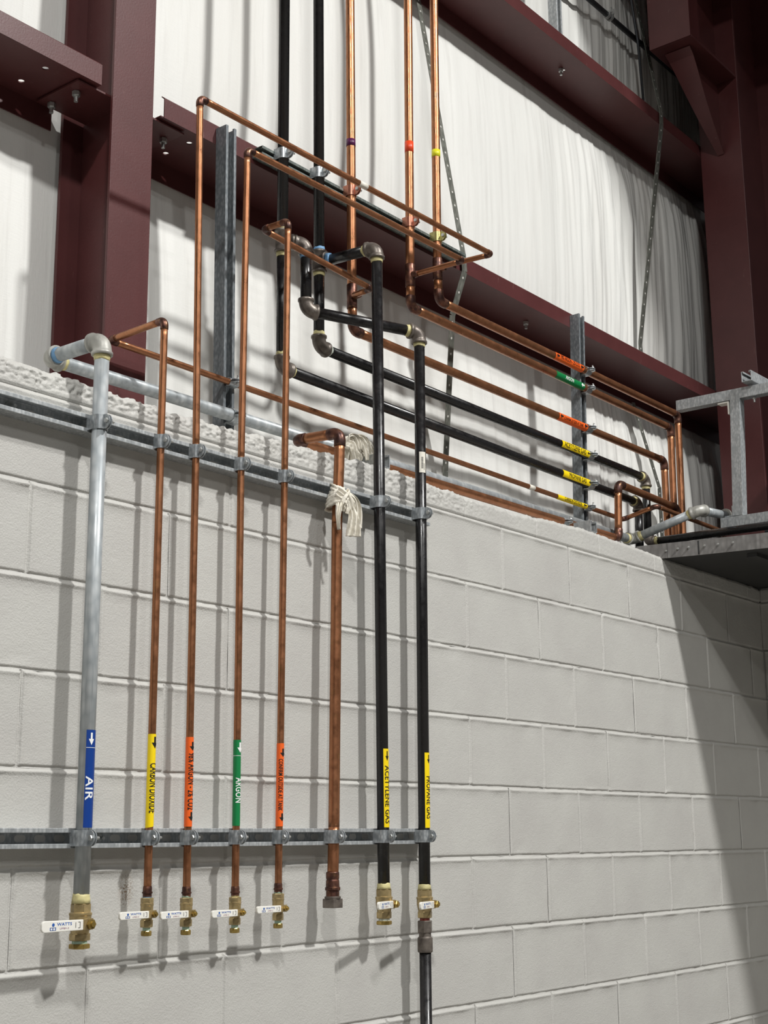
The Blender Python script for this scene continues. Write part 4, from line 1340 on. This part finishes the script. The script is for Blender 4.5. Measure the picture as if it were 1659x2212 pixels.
rg = thing('white_rag', 'white cotton rag knotted round the thick copper drop at the upper channel', 'rag', (-0.876, yB, 2.52))
m = MB()
for lay, (z0, z1, r0, flare, ph) in enumerate(((2.604, 2.566, .0016, .010, 0.0), (2.592, 2.546, .0050, .017, 1.7), (2.578, 2.540, .0100, .014, 3.1))):
    n, rows = 64, 12
    base = len(m.v)
    for sd in (0, 1):
        for j in range(rows + 1):
            t = j / rows
            for k in range(n):
                a = 2 * math.pi * k / n
                z = z0 + (z1 - z0) * t + .006 * math.sin(a + ph) + .0025 * noise.noise(Vector((math.cos(a) * 3, math.sin(a) * 3, lay)))
                crease = .0022 * math.sin(t * 20 + 2.2 * math.sin(a + ph) + lay) + .0018 * noise.noise(Vector((math.cos(a) * 4, math.sin(a) * 4, z * 160)))
                front = .5 + .5 * max(0, -math.sin(a))
                R_ = RB + r0 + flare * front * math.sin(min(1, t * 1.15) * math.pi / 2) ** 1.2 + crease - sd * .0018
                m.v.append(pf(0, z) + Vector((R_ * math.cos(a), R_ * math.sin(a), 0)))
    N = (rows + 1) * n
    for j in range(rows):
        for k in range(n):
            k2 = (k + 1) % n
            m.face((base + j * n + k, base + j * n + k2, base + (j + 1) * n + k2, base + (j + 1) * n + k), 0, True)
            m.face((base + N + j * n + k, base + N + (j + 1) * n + k, base + N + (j + 1) * n + k2, base + N + j * n + k2), 0, True)
    for k in range(n):
        k2 = (k + 1) % n
        m.face((base + k, base + N + k, base + N + k2, base + k2), 0, True)
        e = base + rows * n
        m.face((e + k, e + k2, e + N + k2, e + N + k), 0, True)
m.build('wrap', RAG, rg)
c = pf(0, 2.548)
m = MB()
ribbon(m, smooth_path([c + Vector((-.024, -.020, .030)), c + Vector((-.006, -.036, .016)), c + Vector((.010, -.039, -.006)), c + Vector((.010, -.030, -.028))], 7), Vector((.55, -.2, .8)), [.030] * 22, .002, 15, .0036, .4)
ribbon(m, smooth_path([c + Vector((.022, -.018, .034)), c + Vector((.008, -.036, .022)), c + Vector((-.010, -.036, .002)), c + Vector((-.012, -.026, -.022))], 7), Vector((-.55, -.2, .8)), [.026] * 22, .002, 15, .0036, 1.9)
lump(m, c + Vector((.001, -.030, -.004)), .013, .008, .016, 2.0, .4)
m.build('knot', RAG, rg)
m = MB()
ribbon(m, smooth_path([c + Vector((.006, -.030, .004)), c + Vector((.016, -.040, -.024)), c + Vector((.018, -.042, -.056)), c + Vector((.020, -.040, -.088))], 7), Vector((.75, -.55, .15)), [.016 + .0013 * i for i in range(22)], .002, 17, .0040, 1.0)
m.build('tail', RAG, rg)
m = MB()
ribbon(m, smooth_path([c + Vector((.010, -.026, .024)), c + Vector((.030, -.034, .010)), c + Vector((.038, -.036, -.024)), c + Vector((.036, -.034, -.060))], 7), Vector((.6, -.6, .2)), [.022 + .0006 * i for i in range(22)], .002, 17, .0045, 2.2)
m.build('tail', RAG, rg)
m = MB()
ribbon(m, smooth_path([c + Vector((-.012, -.024, .006)), c + Vector((-.027, -.030, -.010)), c + Vector((-.031, -.030, -.040)), c + Vector((-.022, -.024, -.074))], 7), Vector((.7, -.6, .2)), [.022 - .0006 * i for i in range(22)], .002, 15, .0036, 3.3)
m.build('tail', RAG, rg)

rg2 = thing('white_rag', 'white cotton rag bunched over the thick copper run on the wall top', 'rag', (-0.63, 0.09, 2.757))
c = Vector((-0.650, 0.094, 2.760))
m = MB()
for i in range(7):
    x = -.047 + .014 * i
    pts = []
    for k in range(25):
        a = 2 * math.pi * k / 24
        R = RB + .006 + .003 * noise.noise(Vector((a, i, 0)))
        pts.append(c + Vector((x + .010 * math.sin(a + i), R * math.cos(a), .002 + R * math.sin(a) * 1.1)))
    m.sweep(pts, .0075, 9, 0)
m.build('wrap', RAG, rg2)
m = MB()
lump(m, c + Vector((-.030, -.018, .022)), .028, .018, .020, 5.0, .5)
lump(m, c + Vector((.012, -.014, .020)), .030, .018, .022, 8.0, .5)
m.build('knot', RAG, rg2)
for (dx, sd, pts) in ((0, 1.1, [(-.060, -.020, .006), (-.040, -.034, .036), (-.016, -.038, .040), (.004, -.038, .008)]),
                      (1, 2.7, [(-.020, -.026, .036), (.010, -.040, .046), (.034, -.044, .022), (.044, -.044, -.014)]),
                      (2, 4.1, [(.010, -.024, .036), (.042, -.034, .036), (.062, -.040, .006), (.064, -.042, -.024)]),
                      (3, 5.9, [(-.045, -.030, .018), (-.036, -.046, .014), (-.030, -.050, -.004), (-.010, -.046, -.024)])):
    m = MB()
    ribbon(m, smooth_path([c + Vector(p) for p in pts], 6), Vector((.65, -.4, .55)), [.026 + .004 * math.sin(i * .5 + sd) for i in range(19)], .002, 11, .0042, sd)
    m.build('fold', RAG, rg2)
